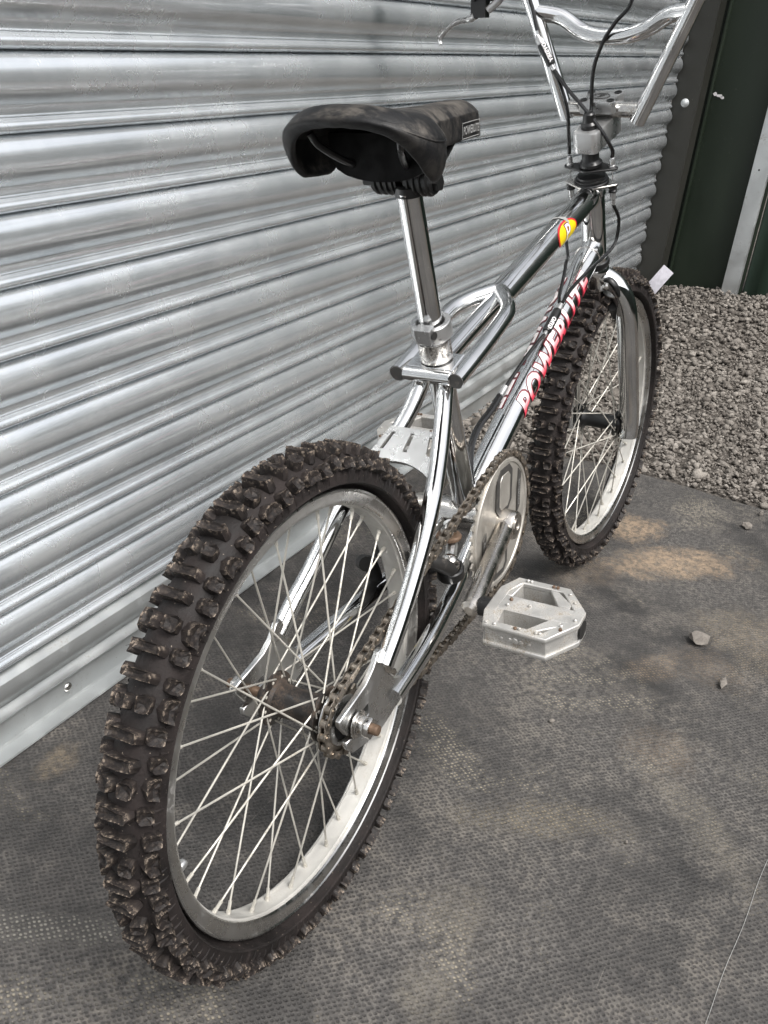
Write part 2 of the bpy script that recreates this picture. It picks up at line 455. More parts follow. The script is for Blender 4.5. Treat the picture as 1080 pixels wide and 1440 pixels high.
# ------------------------------------------------------------------ ground, mat, gravel
mb = MB(); n = 60; rx = 120
xs = [-rx]+[-6+12*i/n for i in range(n+1)]+[rx]
mb.add([(x, y, -.012) for x in xs for y in xs], [(i*(n+3)+j, (i+1)*(n+3)+j, (i+1)*(n+3)+j+1, i*(n+3)+j+1) for i in range(n+2) for j in range(n+2)])
tag(mb.build('ground', 'ground'), kind='structure')

edge_pts = [(-.0, .43, .0)]
def edge_x(y):     # far edge of the mat, photographed line
    pts = [(-3., 1.34), (-.3, 1.318), (.0, 1.322), (.10, 1.315), (.174, 1.300), (.262, 1.245), (.302, 1.20), (.343, 1.145), (.40, 1.06), (.9, .99)]
    for (y0, x0), (y1, x1) in zip(pts, pts[1:]):
        if y0 <= y <= y1: return x0+(x1-x0)*(y-y0)/(y1-y0)
    return 1.3
mb = MB(); nx, ny = 120, 90; vs = []
for j in range(ny+1):
    y = -3+3.42*j/ny
    for i in range(nx+1):
        ex = edge_x(y)+.006*noise.noise((y*9, 1, 0))
        x = -3+(ex+3)*i/nx
        z = .0012*noise.noise((x*3, y*3, 0))-.0012
        if i >= nx-1: z += .002
        vs.append((x, y, z))
W = nx+1
mb.add(vs, [(j*W+i, j*W+i+1, (j+1)*W+i+1, (j+1)*W+i) for j in range(ny) for i in range(nx)])
# turned-down edge so the sheet has thickness
o0 = len(mb.v)
mb.add([(v[0]+.002, v[1], -.012) for v in [vs[j*W+nx] for j in range(ny+1)]]+[vs[j*W+nx] for j in range(ny+1)], [(j, j+1, ny+2+j, ny+1+j) for j in range(ny)])
tag(mb.build('mat', 'mat', recalc=False), kind='structure')

ico = bmesh.new(); bmesh.ops.create_icosphere(ico, subdivisions=2, radius=1)
ICO2 = (np.array([v.co[:] for v in ico.verts]), [tuple(v.index for v in f.verts) for f in ico.faces]); ico.free()
ico = bmesh.new(); bmesh.ops.create_icosphere(ico, subdivisions=1, radius=1)
ICO1 = (np.array([v.co[:] for v in ico.verts]), [tuple(v.index for v in f.verts) for f in ico.faces]); ico.free()
rng = np.random.default_rng(5)
def stone_variants(base, k, amp, lo=.30, hi=.75):
    out = []
    for i in range(k):
        v = base.copy()
        # chop with random planes -> angular chips
        for _ in range(9):
            d = rng.normal(size=3); d /= np.linalg.norm(d); h = rng.uniform(lo, hi)
            s = v@d; ov = np.clip(s-h, 0, None); v = v-ov[:, None]*d
        v = v*(1+amp*rng.normal(size=(len(v), 1))); v *= rng.uniform(.65, 1.25, size=3)
        out.append(v)
    return out
SV1 = stone_variants(ICO1[0]*1.25, 40, .05); SV2 = stone_variants(ICO2[0], 10, .06, .55, .95)
def ghei(x, y):
    far = np.clip((x-1.35)/1.3, 0, 1)
    return .004+.022*far+.012*np.sin(x*5.1+y*3)*far+.01*np.sin(y*9-x*2)*far+.03*np.clip((x-2.3)/.5, 0, 1)
def scatter(cnt, x0, x1, y0, y1, smin, smax, base, variants, tri, layer=0.):
    xs_ = rng.uniform(x0, x1, cnt); ys_ = rng.uniform(y0, y1, cnt)
    s = smin+(smax-smin)*rng.uniform(0, 1, cnt)**2.6
    ok = np.array([x > edge_x(y)+.004+ss*.3 for x, y, ss in zip(xs_, ys_, s)])
    xs_, ys_, s = xs_[ok], ys_[ok], s[ok]
    z = ghei(xs_, ys_)+rng.uniform(-.3, .5, len(s))*s+layer
    return xs_, ys_, z, s
def stones_mesh(name, sets):
    Vv, Ff, T = [], [], []; off = 0
    tri1 = np.array(ICO1[1]); nv = len(ICO1[0])
    for xs_, ys_, z, s in sets:
        for x, y, zz, ss in zip(xs_, ys_, z, s):
            v = SV1[rng.integers(len(SV1))]; a = rng.uniform(0, 6.28, 3)
            ca, sa, cb, sb = math.cos(a[0]), math.sin(a[0]), math.cos(a[1]*.2), math.sin(a[1]*.2)
            Rm = np.array([[ca, -sa, 0], [sa, ca, 0], [0, 0, 1]])@np.array([[1, 0, 0], [0, cb, -sb], [0, sb, cb]])
            Vv.append(v@Rm.T*ss*np.array([1, 1, .8])+[x, y, zz]); Ff.append(tri1+off); off += nv
            T.append(np.full(nv, np.clip(rng.normal(.5, .24), 0, 1)))
    Vv = np.concatenate(Vv); Ff = np.concatenate(Ff); T = np.concatenate(T)
    me = bpy.data.meshes.new(name); me.vertices.add(len(Vv)); me.vertices.foreach_set('co', Vv.ravel())
    me.loops.add(Ff.size); me.loops.foreach_set('vertex_index', Ff.ravel().astype(np.int32))
    me.polygons.add(len(Ff)); me.polygons.foreach_set('loop_start', np.arange(0, Ff.size, 3, dtype=np.int32))
    me.polygons.foreach_set('loop_total', np.full(len(Ff), 3, dtype=np.int32))
    me.update(calc_edges=True)
    at = me.attributes.new('tone', 'FLOAT', 'POINT'); at.data.foreach_set('value', T.astype(np.float32))
    me.materials.append(M['stone']); o = bpy.data.objects.new(name, me); C.objects.link(o); return o
sets = [scatter(11000, 1.0, 2.0, -.75, .45, .0035, .0135, None, None, None),
        scatter(90, 1.05, 2.2, -.7, .42, .013, .022, None, None, None),
        scatter(16000, 1.0, 2.1, -.75, .45, .0018, .0065, None, None, None, .003),
        scatter(12000, 2.0, 2.9, -1.1, .45, .004, .014, None, None, None),
        scatter(260, 1.2, 2.6, -.8, .45, .012, .022, None, None, None),
        scatter(3000, 1.3, 2.9, -2.2, -.75, .008, .018, None, None, None)]
tag(stones_mesh('gravel', sets), kind='stuff')
# bed under the stones
mb = MB(); nx, ny = 50, 60
vs = [(.98+2.2*i/nx, -2.4+2.86*j/ny, 0) for j in range(ny+1) for i in range(nx+1)]
vs = [(max(x, edge_x(y)+.004), y, float(ghei(np.array(max(x, 1.3)), np.array(y)))-.006) for x, y, _ in vs]
mb.add(vs, [(j*(nx+1)+i, j*(nx+1)+i+1, (j+1)*(nx+1)+i+1, (j+1)*(nx+1)+i) for j in range(ny) for i in range(nx)])
tag(mb.build('gravel_bed', 'ground', recalc=False), kind='structure')

def stone(loc, size, idx, label, sq=(1, 1, .7), name='stone'):
    v = SV2[idx]*size*np.array(sq); v[:, 2] -= v[:, 2].min()
    me = bpy.data.meshes.new(name); me.from_pydata([tuple(a) for a in v], [], ICO2[1]); me.materials.append(M['stone'])
    at = me.attributes.new('tone', 'FLOAT', 'POINT'); at.data.foreach_set('value', [.55]*len(v))
    o = bpy.data.objects.new(name, me); C.objects.link(o); o.location = loc; tag(o, label, 'stone', 'loose stones on the mat')
    return o
stone((.752, -.231, -.0005), .0145, 0, 'largest pale chipped stone lying on the dark mat right of the pedal')
stone((.660, -.289, -.0005), .0105, 1, 'smaller flat pale stone on the mat below the largest loose stone', (1.1, .75, .55))
stone((1.212, -.221, -.0005), .010, 2, 'pale stone on the mat just in front of the gravel edge', (1.2, .9, .6))
stone((1.285, -.236, 0), .008, 5, 'small stone at the right rim of the mat touching the gravel')
stone((.432, -.106, -.0005), .0036, 3, 'pea-sized grey stone on the mat below the pedal')
stone((.275, -.256, -.0005), .0028, 4, 'tiny grit grain on the mat low and right of the rear wheel')
stone((1.08, .04, -.0005), .0045, 6, 'tiny tan stone on the sandy patch right of the front tyre')

# ------------------------------------------------------------------ roller shutter
SY = .437; PITCH = .0728; GAP0 = .766
shutter = empty('roller_shutter', (1.0, SY, 0))
tag(shutter, 'closed galvanised steel roller shutter with curved horizontal slats behind the bicycle', 'roller shutter')
prof = [(0, -3.5), (.015, .5), (.05, 4.5), (.11, 8.5), (.19, 11.8), (.27, 13.2), (.36, 13.4), (.44, 12.2), (.51, 9.6), (.57, 6.4), (.62, 3.6), (.66, 2.1), (.72, 1.7),
        (.755, 1.9), (.768, 3.1), (.782, 2.0), (.80, 2.4), (.82, 5.0), (.85, 7.6), (.89, 8.9), (.93, 8.2), (.965, 5.4), (.99, 1.0), (1.01, -5.0)]
pp = [p for p in spl([(s, d, 0) for s, d in prof], 3)]
x0, x1 = -1.6, 2.645
mb = MB(); cols = [x0, .0, 1.3, x1-.004, x1]; K = len(pp)
vs = []
for ci, x in enumerate(cols):
    sh = 1 if ci < len(cols)-1 else .86
    for p in pp: vs.append((x-1.0, -p.y*.001*sh, -p.x*PITCH))
fs = [(i*K+j, i*K+j+1, (i+1)*K+j+1, (i+1)*K+j) for i in range(len(cols)-1) for j in range(K-1)]
mb.add(vs, fs)
# rear skin closes the slat
b0 = len(mb.v)
mb.add([(x-1.0, .006, -s*PITCH) for x in (x0, x1) for s in (0, 1)], [(0, 2, 3, 1)])
mb.add([(x1-1.0, -p.y*.001*.86, -p.x*PITCH) for p in pp]+[(x1-1.0, .006, 0), (x1-1.0, .006, -PITCH)], [tuple(range(K))+(K+1, K)])
slat0 = mb.build('slat', 'slat', shutter, angle=28, recalc=False)
top = GAP0+PITCH*22
k = 0
for i in range(32):
    zt = top-PITCH*i
    if zt < .115: break
    zt_ = zt + random.uniform(-.0006, .0006)
    o = slat0 if i == 0 else link_copy(slat0.data, 'slat', shutter, Matrix())
    o.location = (0, random.uniform(-.0012, .0012), zt_)
zb = zt+PITCH if zt >= .115 else zt
ZB = .1095
# bottom rail: upright with rolled bead and a foot towards the bicycle
mb = MB()
pr = [(.004, ZB), (-.003, ZB-.002), (-.0115, ZB-.010), (-.0145, ZB-.020), (-.013, ZB-.031), (-.0085, ZB-.040), (-.0035, ZB-.046), (-.002, ZB-.050), (-.0045, ZB-.053), (-.0085, ZB-.056), (-.0105, ZB-.0605), (-.008, ZB-.065),
      (-.004, ZB-.067), (-.004, .0075), (-.006, .0050), (-.0245, .0035), (-.0255, .0015), (.004, .0015)]
n = len(pr)
mb.add([(x, a, b) for x in (x0-1, x1-1) for a, b in pr], [(i, i+1, n+i+1, n+i) for i in range(n-1)]+[tuple(range(n)), tuple(range(n, 2*n))[::-1]])
rail = mb.build('bottom_rail', 'rail_galv', shutter, angle=30)
for bx in (.092, .452, -.26, .81, 1.17, 1.53, 1.89, 2.25):
    mb = MB(); mb.lathe([(.0001, .0), (.0062, 0), (.0066, .001), (.0058, .003), (.0035, .0046), (.0001, .0052)], (bx-1, -.0042, .028), (0, -1, 0), 14)
    mb.build('bolt_head', 'chrome_dirty', rail)

# guide channel at the end of the slats
post = empty('guide_channel', (2.70, .41, 0))
tag(post, 'dark olive painted steel guide channel at the right end of the shutter', 'guide channel')
mb = MB(); mb.box((-.005, -.0500, 1.2), (.085, .005, 2.5)); mb.build('front_flange', 'olive_dark', post, bevel=.001)
mb = MB(); mb.box((-.0450, -.0105, 1.2), (.005, .0750, 2.5)); mb.build('web', 'olive_dark', post)
mb = MB(); mb.box((-.006, .082, 1.2), (.090, .006, 2.5)); mb.build('rear_flange', 'olive_dark', post)
for zz in (.643, 1.03, 1.45, 1.9):
    mb = MB(); mb.lathe([(.0001, 0), (.0120, 0), (.0125, .0015), (.0095, .003), (.0088, .006), (.005, .0085), (.0001, .009)], (-.0476, -.014, zz), (-1, 0, 0), 16)
    mb.build('bolt_head', 'rail_galv', post)

# green wall facing the bicycle
wall = empty('green_steel_wall', (2.85, 0, 0))
tag(wall, 'dark green painted steel wall panel beyond the gravel at the right', 'wall')
mb = MB(); mb.box((.010, .285, 1.25), (.02, .33, 2.6)); mb.build('flat_panel', 'green_dark', wall, bevel=.002)
mb = MB()
for yy, w in ((.400, .016), (.366, .010)):
    mb.box((-.008, yy, 1.25), (.018, w, 2.6))
mb.build('pressed_rib', 'green_dark', wall, bevel=.003)
mb = MB(); prr = []
y = .115
while y > -3.0:
    prr += [(.0, y), (.0, y-.045), (.03, y-.07), (.03, y-.115)]; y -= .14
prr += [(.05, y), (.05, .115)]
mb.prism(prr, (.0, 0, 1.25), (1, 0, 0), (0, 1, 0), 2.6)
mb.build('ribbed_cladding', 'green_blue', wall, bevel=.003)
for yy, zz, rr_ in ((.03, .50, .012), (.03, 1.05, .010)):
    mb = MB(); mb.lathe([(.0001, 0), (rr_, 0), (rr_*.9, .002), (rr_*.5, .005), (.0001, .006)], (-.0005, yy, zz), (-1, 0, .0), 10)
    mb.build('bolt_head', 'rail_galv', wall)
mb = MB()
for yy, zz, ra, rb in ((.352, .668, .007, .0055), (.338, .665, .012, .0045), (.328, .661, .007, .0045)):
    mb.prism([(ra*math.cos(R(40*i))*random.uniform(.7, 1.2), rb*math.sin(R(40*i))*random.uniform(.7, 1.2)) for i in range(9)], (-.001, yy, zz), (0, 1, 0), (0, 0, 1), .001)
mb.build('paint_splash', 'white', wall)
gp_ = empty('galvanised_post', (2.815, .153, 0))
tag(gp_, 'pale galvanised steel angle post standing against the green wall', 'post')
mb = MB(); mb.box((-.0, 0, 1.2), (.005, .052, 2.5)); mb.build('face_leg', 'rail_galv', gp_, bevel=.0008)
mb = MB(); mb.box((.0145, -.0235, 1.2), (.024, .005, 2.5)); mb.build('return_leg', 'rail_galv', gp_, bevel=.0008)
mb = MB(); mb.lathe([(.0001, 0), (.003, 0), (.0001, .0012)], (-.003, .004, .47), (-1, 0, 0), 8); mb.build('rivet', 'black', gp_)

# building wall over and beside the shutter (keeps the place closed from other positions)
hb = empty('shutter_hood', (.5, .47, 2.35)); tag(hb, 'galvanised hood box over the roller shutter', 'hood')
mb = MB(); mb.box((0, .08, .2), (4.6, .3, .4)); mb.build('casing', 'rail_galv', hb, bevel=.004)

oc = empty('added_reflection_container', (.5, -5.2, 0)); tag(oc, 'dark green corrugated container added out of view for the chrome and shutter to reflect', 'container')  # unseen container, added to put dark reflections in the chrome and slats
mb = MB(); prr = []; x = -6.
while x < 6.: prr += [(x, 0), (x+.07, 0), (x+.10, .035), (x+.17, .035)]; x += .20
prr += [(x, -2.4), (-6., -2.4)]
mb.prism(prr, (0, 0, 1.32), (1, 0, 0), (0, 1, 0), 2.6); mb.build('corrugated_side', 'green_dark', oc)
# white paper tag
mb = MB(); nseg = 6; vs = []
for i in range(nseg+1):
    t = i/nseg
    p = V(2.58, .372, .064).lerp(V(2.585, .318, .162), t); b = .004*math.sin(t*PI)
    for s in (-1, 1):
        for th in (0, .0008): vs.append((p.x-b+th, p.y+s*.020*.88, p.z+s*.020*.5))
fs = []
for i in range(nseg):
    a = i*4; b = a+4
    fs += [(a, a+2, b+2, b), (a+1, b+1, b+3, a+3), (a, b, b+1, a+1), (a+2, a+3, b+3, b+2)]
fs += [(0, 1, 3, 2), (nseg*4, nseg*4+2, nseg*4+3, nseg*4+1)]
mb.add(vs, fs); mb.v = [(a-2.58, b_-.372, c_-.05) for a, b_, c_ in mb.v]
tg = mb.build('paper_tag', 'paper'); tg.location = (2.58, .372, .05)
tag(tg, 'white paper tag standing in the gravel behind the front tyre', 'paper tag')
mb = MB(); mb.tube(spl([(0, 0, .004), (.012, .004, .009), (.026, .0, .004)], 4), [.003]*8+[.002], 8)
ps = mb.build('plastic_scrap', 'white'); ps.location = (1.83, -.34, .03)
tag(ps, 'white plastic scrap on the gravel at the right edge', 'scrap')
# pale thread on the mat
pts = [(.344+(-.254)*t+.0008*math.sin(t*7), -.405+.017*t+.0008*math.sin(t*11), .0006) for t in [i/24 for i in range(25)]]
mb = MB(); mb.tube(pts, .0003, 5); th_ = mb.build('thread', 'print_grey')
tag(th_, 'thin pale thread lying across the mat at the lower right', 'thread')

# ------------------------------------------------------------------ bicycle
LEAN = .1263
bike = empty('bicycle', (0, 0, 0), (-LEAN, 0, 0))
tag(bike, 'chrome freestyle BMX bicycle with knobbly tyres leaning on the roller shutter', 'bicycle')
HX = .9156
SD = -.0561
axv = Vector((-math.cos(R(71)), 0, math.sin(R(71)))); axo = Vector((.776, 0, .664))
ST = Matrix.Translation(axo) @ Matrix.Rotation(SD, 4, axv) @ Matrix.Translation(-axo)

# ---- knobs
def knob_mesh(tl, ll, h, seed, crescent=0., dish=.25, waist=0.):
    rd = random.Random(seed); n = 10; base = []; topo = []; inn = []
    for i in range(n):
        a = 2*PI*(i+.5)/n
        cx, cy = math.cos(a), math.sin(a)
        sx = abs(cx)**.55*(1 if cx > 0 else -1); sy = abs(cy)**.55*(1 if cy > 0 else -1)
        x = sx*tl/2*(1-waist*(1-abs(sy)**2)); y = sy*ll/2
        y += crescent*(1-(2*x/tl)**2)
        j = lambda s=.12: 1+rd.uniform(-s, s)
        base.append((x*1.10, y*1.10, -.0025)); topo.append((x*j(), y*j(), h*j(.13))); inn.append((x*.66*j(), y*.70*j(), h*(1-dish*rd.uniform(.4, 1))))
    vs = base+topo+inn+[(0, crescent*.8, h*(1-dish*1.15))]
    fs = [(i, (i+1) % n, n+(i+1) % n, n+i) for i in range(n)]+[(n+i, n+(i+1) % n, 2*n+(i+1) % n, 2*n+i) for i in range(n)]+[(2*n+i, 2*n+(i+1) % n, 3*n) for i in range(n)]
    me = bpy.data.meshes.new('tread_knob'); me.from_pydata(vs, [], fs); me.materials.append(M['tyre'])
    at = me.attributes.new('edge', 'FLOAT', 'POINT'); at.data.foreach_set('value', [0.]*n+[1.]*n+[.15]*n+[0.])
    at = me.attributes.new('top', 'FLOAT', 'POINT'); at.data.foreach_set('value', [0.]*n+[1.]*n+[1.]*(n+1))
    return me
KA = [knob_mesh(.0118, .0118, .0082, s, dish=.34) for s in range(9)]
KB = [knob_mesh(.0108, .0262, .0082, 20+s, waist=.34, dish=.36) for s in range(10)]
KS = [knob_mesh(.0178, .0105, .0078, 40+s, crescent=-.0034, dish=.34) for s in range(8)]
KT = [knob_mesh(.0112, .0132, .0076, 60+s, dish=.34) for s in range(9)]
RHO, RS = .2203, .0222
def make_tyre(parent, loc, rot, spin, seed):
    rd = random.Random(seed)
    pr = [(.2030, .0095), (.2080, .0095), (.2115, .0105), (.2136, .0135), (.2152, .0185)]
    pr += [(RHO+RS*math.cos(p), RS*1.03*math.sin(p)) for p in [R(x) for x in (103,)]]
    pr += [(RHO+(RS+.0006)*math.cos(R(99)), (RS+.0009)*1.03*math.sin(R(99)))]
    pr += [(RHO+RS*math.cos(R(a)), RS*1.03*math.sin(R(a))) for a in (95, 85, 72, 60, 45, 30, 15, 0)]
    pr += [(r_, -h) for r_, h in pr[:-1][::-1]]
    mb = MB(); mb.lathe(pr, (0, 0, 0), (0, 1, 0), 120, closed=True)
    for sd_ in (-1, 1):      # ribs running from the shoulder knobs down the sidewall
        for i in range(132):
            a = 2*PI*(i+rd.uniform(-.15, .15))/132; L1 = rd.choice([88, 92, 97]); pts = []
            for q in range(5):
                ph = R(66+(L1-66)*q/4); pts.append(((RHO+RS*math.cos(ph))*math.cos(a), sd_*RS*1.03*math.sin(ph), (RHO+RS*math.cos(ph))*math.sin(a)))
            mb.tube(pts, [.0017, .0015, .0012, .0008, .0003], 6)
    for i in range(70):      # moulding hairs
        a = rd.uniform(0, 2*PI); ph = R(rd.choice([-1, 1])*rd.uniform(20, 75))
        rn = Vector((math.cos(a)*math.cos(ph), math.sin(ph), math.sin(a)*math.cos(ph)))
        b = Vector((math.cos(a)*(RHO+RS*math.cos(ph)), RS*math.sin(ph), math.sin(a)*(RHO+RS*math.cos(ph))))
        L = rd.uniform(.006, .012)
        mb.tube([b, b+rn*L*.6, b+rn*L+Vector((rd.uniform(-1, 1), rd.uniform(-1, 1), rd.uniform(-1, 1)))*.002], [.0004, .0003, .0002], 4)
    t = mb.build('tyre', 'tyre', parent); t.location = loc; t.rotation_euler = rot
    P = 25
    for k in range(P):
        for row, typ in enumerate('ABC'):
            th = spin+2*PI*(k+(row+.0)/3)/P
            if typ == 'A': items = [(KA, 20, 0), (KA, -20, 0), (KS, 64, 1), (KS, -64, -1)]
            else: items = [(KB, 0, 0), (KT, 52 if typ == 'B' else 60, 1), (KT, -52 if typ == 'B' else -60, -1)]
            for lib, deg, side in items:
                ph = R(deg+rd.uniform(-2.5, 2.5)); a = th+rd.uniform(-.008, .008)
                nrm = Vector((math.cos(a)*math.cos(ph), math.sin(ph), math.sin(a)*math.cos(ph)))
                tan = Vector((-math.sin(a), 0, math.cos(a)))
                lat = nrm.cross(tan)
                if side: lat = lat*(1 if lat.y*side > 0 else -1)
                elif rd.random() < .5: lat = -lat
                pos = Vector((math.cos(a)*(RHO+RS*math.cos(ph)), RS*1.03*math.sin(ph), math.sin(a)*(RHO+RS*math.cos(ph))))
                tv = tan if lat.cross(nrm).dot(tan) > 0 else -tan
                s = rd.uniform(.93, 1.08)
                mt = Matrix((tv*s, lat*s, nrm*rd.uniform(.94, 1.05))).transposed().to_4x4(); mt.translation = pos
                link_copy(rd.choice(lib), 'tread_knob', t, mt)
    return t

def spoke_mesh(side, cross, fl_y, head_out, fl_r, name='spoke'):
    """spoke ending at rim angle 0 (towards +x)"""
    e = Vector((.1925, side*.0022, 0)); a = cross
    hpt = Vector((math.cos(a)*fl_r, side*(fl_y+(.0018 if head_out else -.0018)), math.sin(a)*fl_r))
    d = (e-hpt).normalized()
    mb = MB()
    head = hpt+Vector((0, side*(-.0036 if head_out else .0036), 0))
    mb.tube([head, hpt, hpt+d*.006, e-d*.011], .00098, 6)
    mb.lathe([(.0001, 0), (.0017, .0004), (.0018, .0012), (.0001, .0018)], head, (0, side*(-1 if head_out else 1), 0), 6)
    mb.tube([e-d*.0115, e-d*.004, e-d*.0035, e+d*.001], [.0017, .0017, .0022, .0023], 7)
    return mb.build(name, 'spoke')

def make_wheel(parent, loc, rot, spin, rear):
    rim = MB()
    # outer shell: right flange, left flange, tyre well
    sh = []
    for s in (-1, 1):
        rim.cur = 0
        rim.lathe([(.2085, s*.0130), (.2096, s*.0138), (.2100, s*.0152), (.2094, s*.0164), (.2078, s*.0168), (.2066, s*.0156), (.1992, s*.0152), (.1962, s*.0140), (.1948, s*.0128), (.1944, s*.0118)], (0, 0, 0), (0, 1, 0), 128, capends=False)
    rim.cur = 1
    rim.lathe([(.1944, -.0118), (.1940, -.0098), (.1928, -.0088), (.1930, -.0080), (.1926, -.004), (.1925, 0), (.1926, .004), (.1930, .0080), (.1928, .0088), (.1940, .0098), (.1944, .0118)], (0, 0, 0), (0, 1, 0), 128, capends=False)
    rim.cur = 0
    rim.lathe([(.2085, -.0130), (.203, -.0110), (.199, -.006), (.199, .006), (.203, .0110), (.2085, .0130)], (0, 0, 0), (0, 1, 0), 96, capends=False)
    ro = rim.build('rim', ['rim_metal', 'rim_bed'], parent, recalc=False); ro.location = loc; ro.rotation_euler = rot
    fy = .0285 if rear else .031; fr = .0215 if rear else .0195
    lib = {}
    for side in (-1, 1):
        for sgn in (-1, 1):
            o = spoke_mesh(side, sgn*R(58), fy, sgn > 0, fr); lib[(side, sgn)] = o
    used = set()
    for i in range(36):
        side = -1 if i % 2 else 1; sgn = 1 if (i//2) % 2 else -1
        ang = spin+2*PI*i/36+.0
        o = lib[(side, sgn)]
        if (side, sgn) in used:
            o = bpy.data.objects.new('spoke', o.data); C.objects.link(o)
        used.add((side, sgn)); o.parent = ro; o.rotation_euler = (0, -ang, 0)
    # valve
    va = spin+R(5)
    mb = MB(); d = Vector((math.cos(va), 0, math.sin(va)))
    mb.lathe([(.0036, 0), (.0036, .004), (.0040, .005), (.0040, .011), (.003, .0125), (.0001, .0128)], d*.193, -d, 12)
    mb.build('valve', 'alloy', ro)
    # hub
    mb = MB(); f = fy
    if rear:
        pr = [(.0001, -f-.002), (fr+.005, -f-.0016), (fr+.0055, -f), (fr+.005, -f+.0016), (.019, -f+.003), (.0165, -f+.006), (.0155, -.008), (.0155, .008), (.0165, f-.006), (.019, f-.003), (fr+.005, f-.0016), (fr+.0055, f), (fr+.005, f+.0016), (.014, f+.002), (.013, f+.012), (.011, f+.014), (.0001, f+.014)]
    else:
        pr = [(.0001, -f-.008), (.012, -f-.008), (.013, -f-.002), (fr+.0045, -f-.0016), (fr+.005, -f), (fr+.0045, -f+.0016), (.016, -f+.004), (.0125, -f+.010), (.0125, f-.010), (.016, f-.004), (fr+.0045, f-.0016), (fr+.005, f), (fr+.0045, f+.0016), (.013, f+.002), (.012, f+.008), (.0001, f+.008)]
    mb.lathe(pr, (0, 0, 0), (0, 1, 0), 36, capends=False)
    hb_ = mb.build('hub', 'hub_dirt' if rear else 'black', parent); hb_.location = loc; hb_.rotation_euler = rot
    return ro, hb_

REAR = (0, 0, .25)
rt = make_tyre(bike, REAR, (0, 0, 0), .31, 1)
rr_rim, rr_hub = make_wheel(bike, REAR, (0, 0, 0), R(193)-R(5), True)
FRONT = ST @ Vector((HX, 0, .25))
frot = Matrix.Rotation(SD, 4, axv).to_euler()
ft = make_tyre(bike, FRONT, frot, .11, 2)
fr_rim, fr_hub = make_wheel(bike, FRONT, frot, R(70), False)

# rear axle, nuts
for s in (-1, 1):
    mb = MB(); mb.cyl((0, s*.04, 0), (0, s*.0815, 0), .0052, 14); mb.lathe([(.0052, 0), (.0048, .002), (.0001, .0032)], (0, s*.0815, 0), (0, s, 0), 12)
    mb.build('axle', 'rust', rr_hub, loc=None)
    mb = MB(); hexa = [(.0104*math.cos(R(60*i+12)), .0104*math.sin(R(60*i+12))) for i in range(6)]
    mb.prism(hexa, (0, s*.0705, 0), (1, 0, 0), (0, 0, 1), .0120)
    mb.lathe([(.0052, 0), (.0135, 0), (.0135, .0018), (.0052, .0018)], (0, s*.0612, 0), (0, s, 0), 20)
    mb.lathe([(.0052, .0018), (.0110, .0018), (.0108, .0032), (.0052, .0034)], (0, s*.0612, 0), (0, s, 0), 20)
    mb.build('axle_nut', 'chrome_dirty', rr_hub, bevel=.0006)
# front axle nuts
for s in (-1, 1):
    mb = MB(); mb.cyl((0, s*.038, 0), (0, s*.066, 0), .0045, 12)
    mb.prism([(.0088*math.cos(R(60*i)), .0088*math.sin(R(60*i))) for i in range(6)], (0, s*.0575, 0), (1, 0, 0), (0, 0, 1), .007)
    mb.build('axle_nut', 'chrome_dirty', fr_hub, bevel=.0005)

# ---- freewheel and chain
CY = -.0455
BB = Vector((.368, 0, .297)); CR = .085; NR = 42; SR = .0325; NS = 16
mb = MB()
poly = []
for i in range(NS):
    a = 2*PI*i/NS
    for da, rr2 in ((-.13, SR-.004), (-.05, SR+.002), (.05, SR+.002), (.13, SR-.004)):
        poly.append(((rr2)*math.cos(a+da), rr2*math.sin(a+da)))
mb.prism(poly, (0, CY, 0), (1, 0, 0), (0, 0, 1), .0022)
mb.build('sprocket', 'chain', rr_hub)
mb = MB(); mb.lathe([(.0001, -.010), (.026, -.010), (.0265, -.004), (.0245, .0), (.0240, .0025), (.0205, .0035), (.0200, .0028), (.0185, .0028)], (0, CY, 0), (0, -1, 0), 40, capends=False)
mb.build('freewheel_body', 'steel_plate', rr_hub)
mb = MB(); mb.lathe([(.0001, 0), (.0185, 0), (.0185, .0022), (.010, .0024), (.0001, .0024)], (0, CY, 0), (0, -1, 0), 32, capends=False)
mb.build('freewheel_cover', 'black_matt', rr_hub)

# chain path
def arc(c, r, a0, a1, n): return [Vector((c.x+r*math.cos(a0+(a1-a0)*i/n), CY, c.z+r*math.sin(a0+(a1-a0)*i/n))) for i in range(n+1)]
RC = Vector((0, 0, .25)); dC = BB-RC; base_a = math.atan2(dC.z, dC.x); D_ = math.hypot(dC.x, dC.z); off = math.asin((CR-SR)/D_)
up_a = base_a+PI/2+off; lo_a = base_a-PI/2-off
path = arc(BB, CR, lo_a, up_a, 60)                       # round the front of the chainring
path += arc(RC, SR, up_a, lo_a+2*PI, 40)                 # round the back of the sprocket
a_, b_ = path[-1], path[0]
for i in range(1, 20):
    t = i/20; p = a_.lerp(b_, t); p.z -= .010*4*t*(1-t)*.5; path.append(p)
path.append(path[0])
cum = [0]
for p, q in zip(path, path[1:]): cum.append(cum[-1]+(q-p).length)
NL = round(cum[-1]/.0127/2)*2; pit = cum[-1]/NL
def at_len(s):
    s %= cum[-1]
    import bisect
    i = min(bisect.bisect_right(cum, s)-1, len(path)-2); t = (s-cum[i])/(cum[i+1]-cum[i]); return path[i].lerp(path[i+1], t)
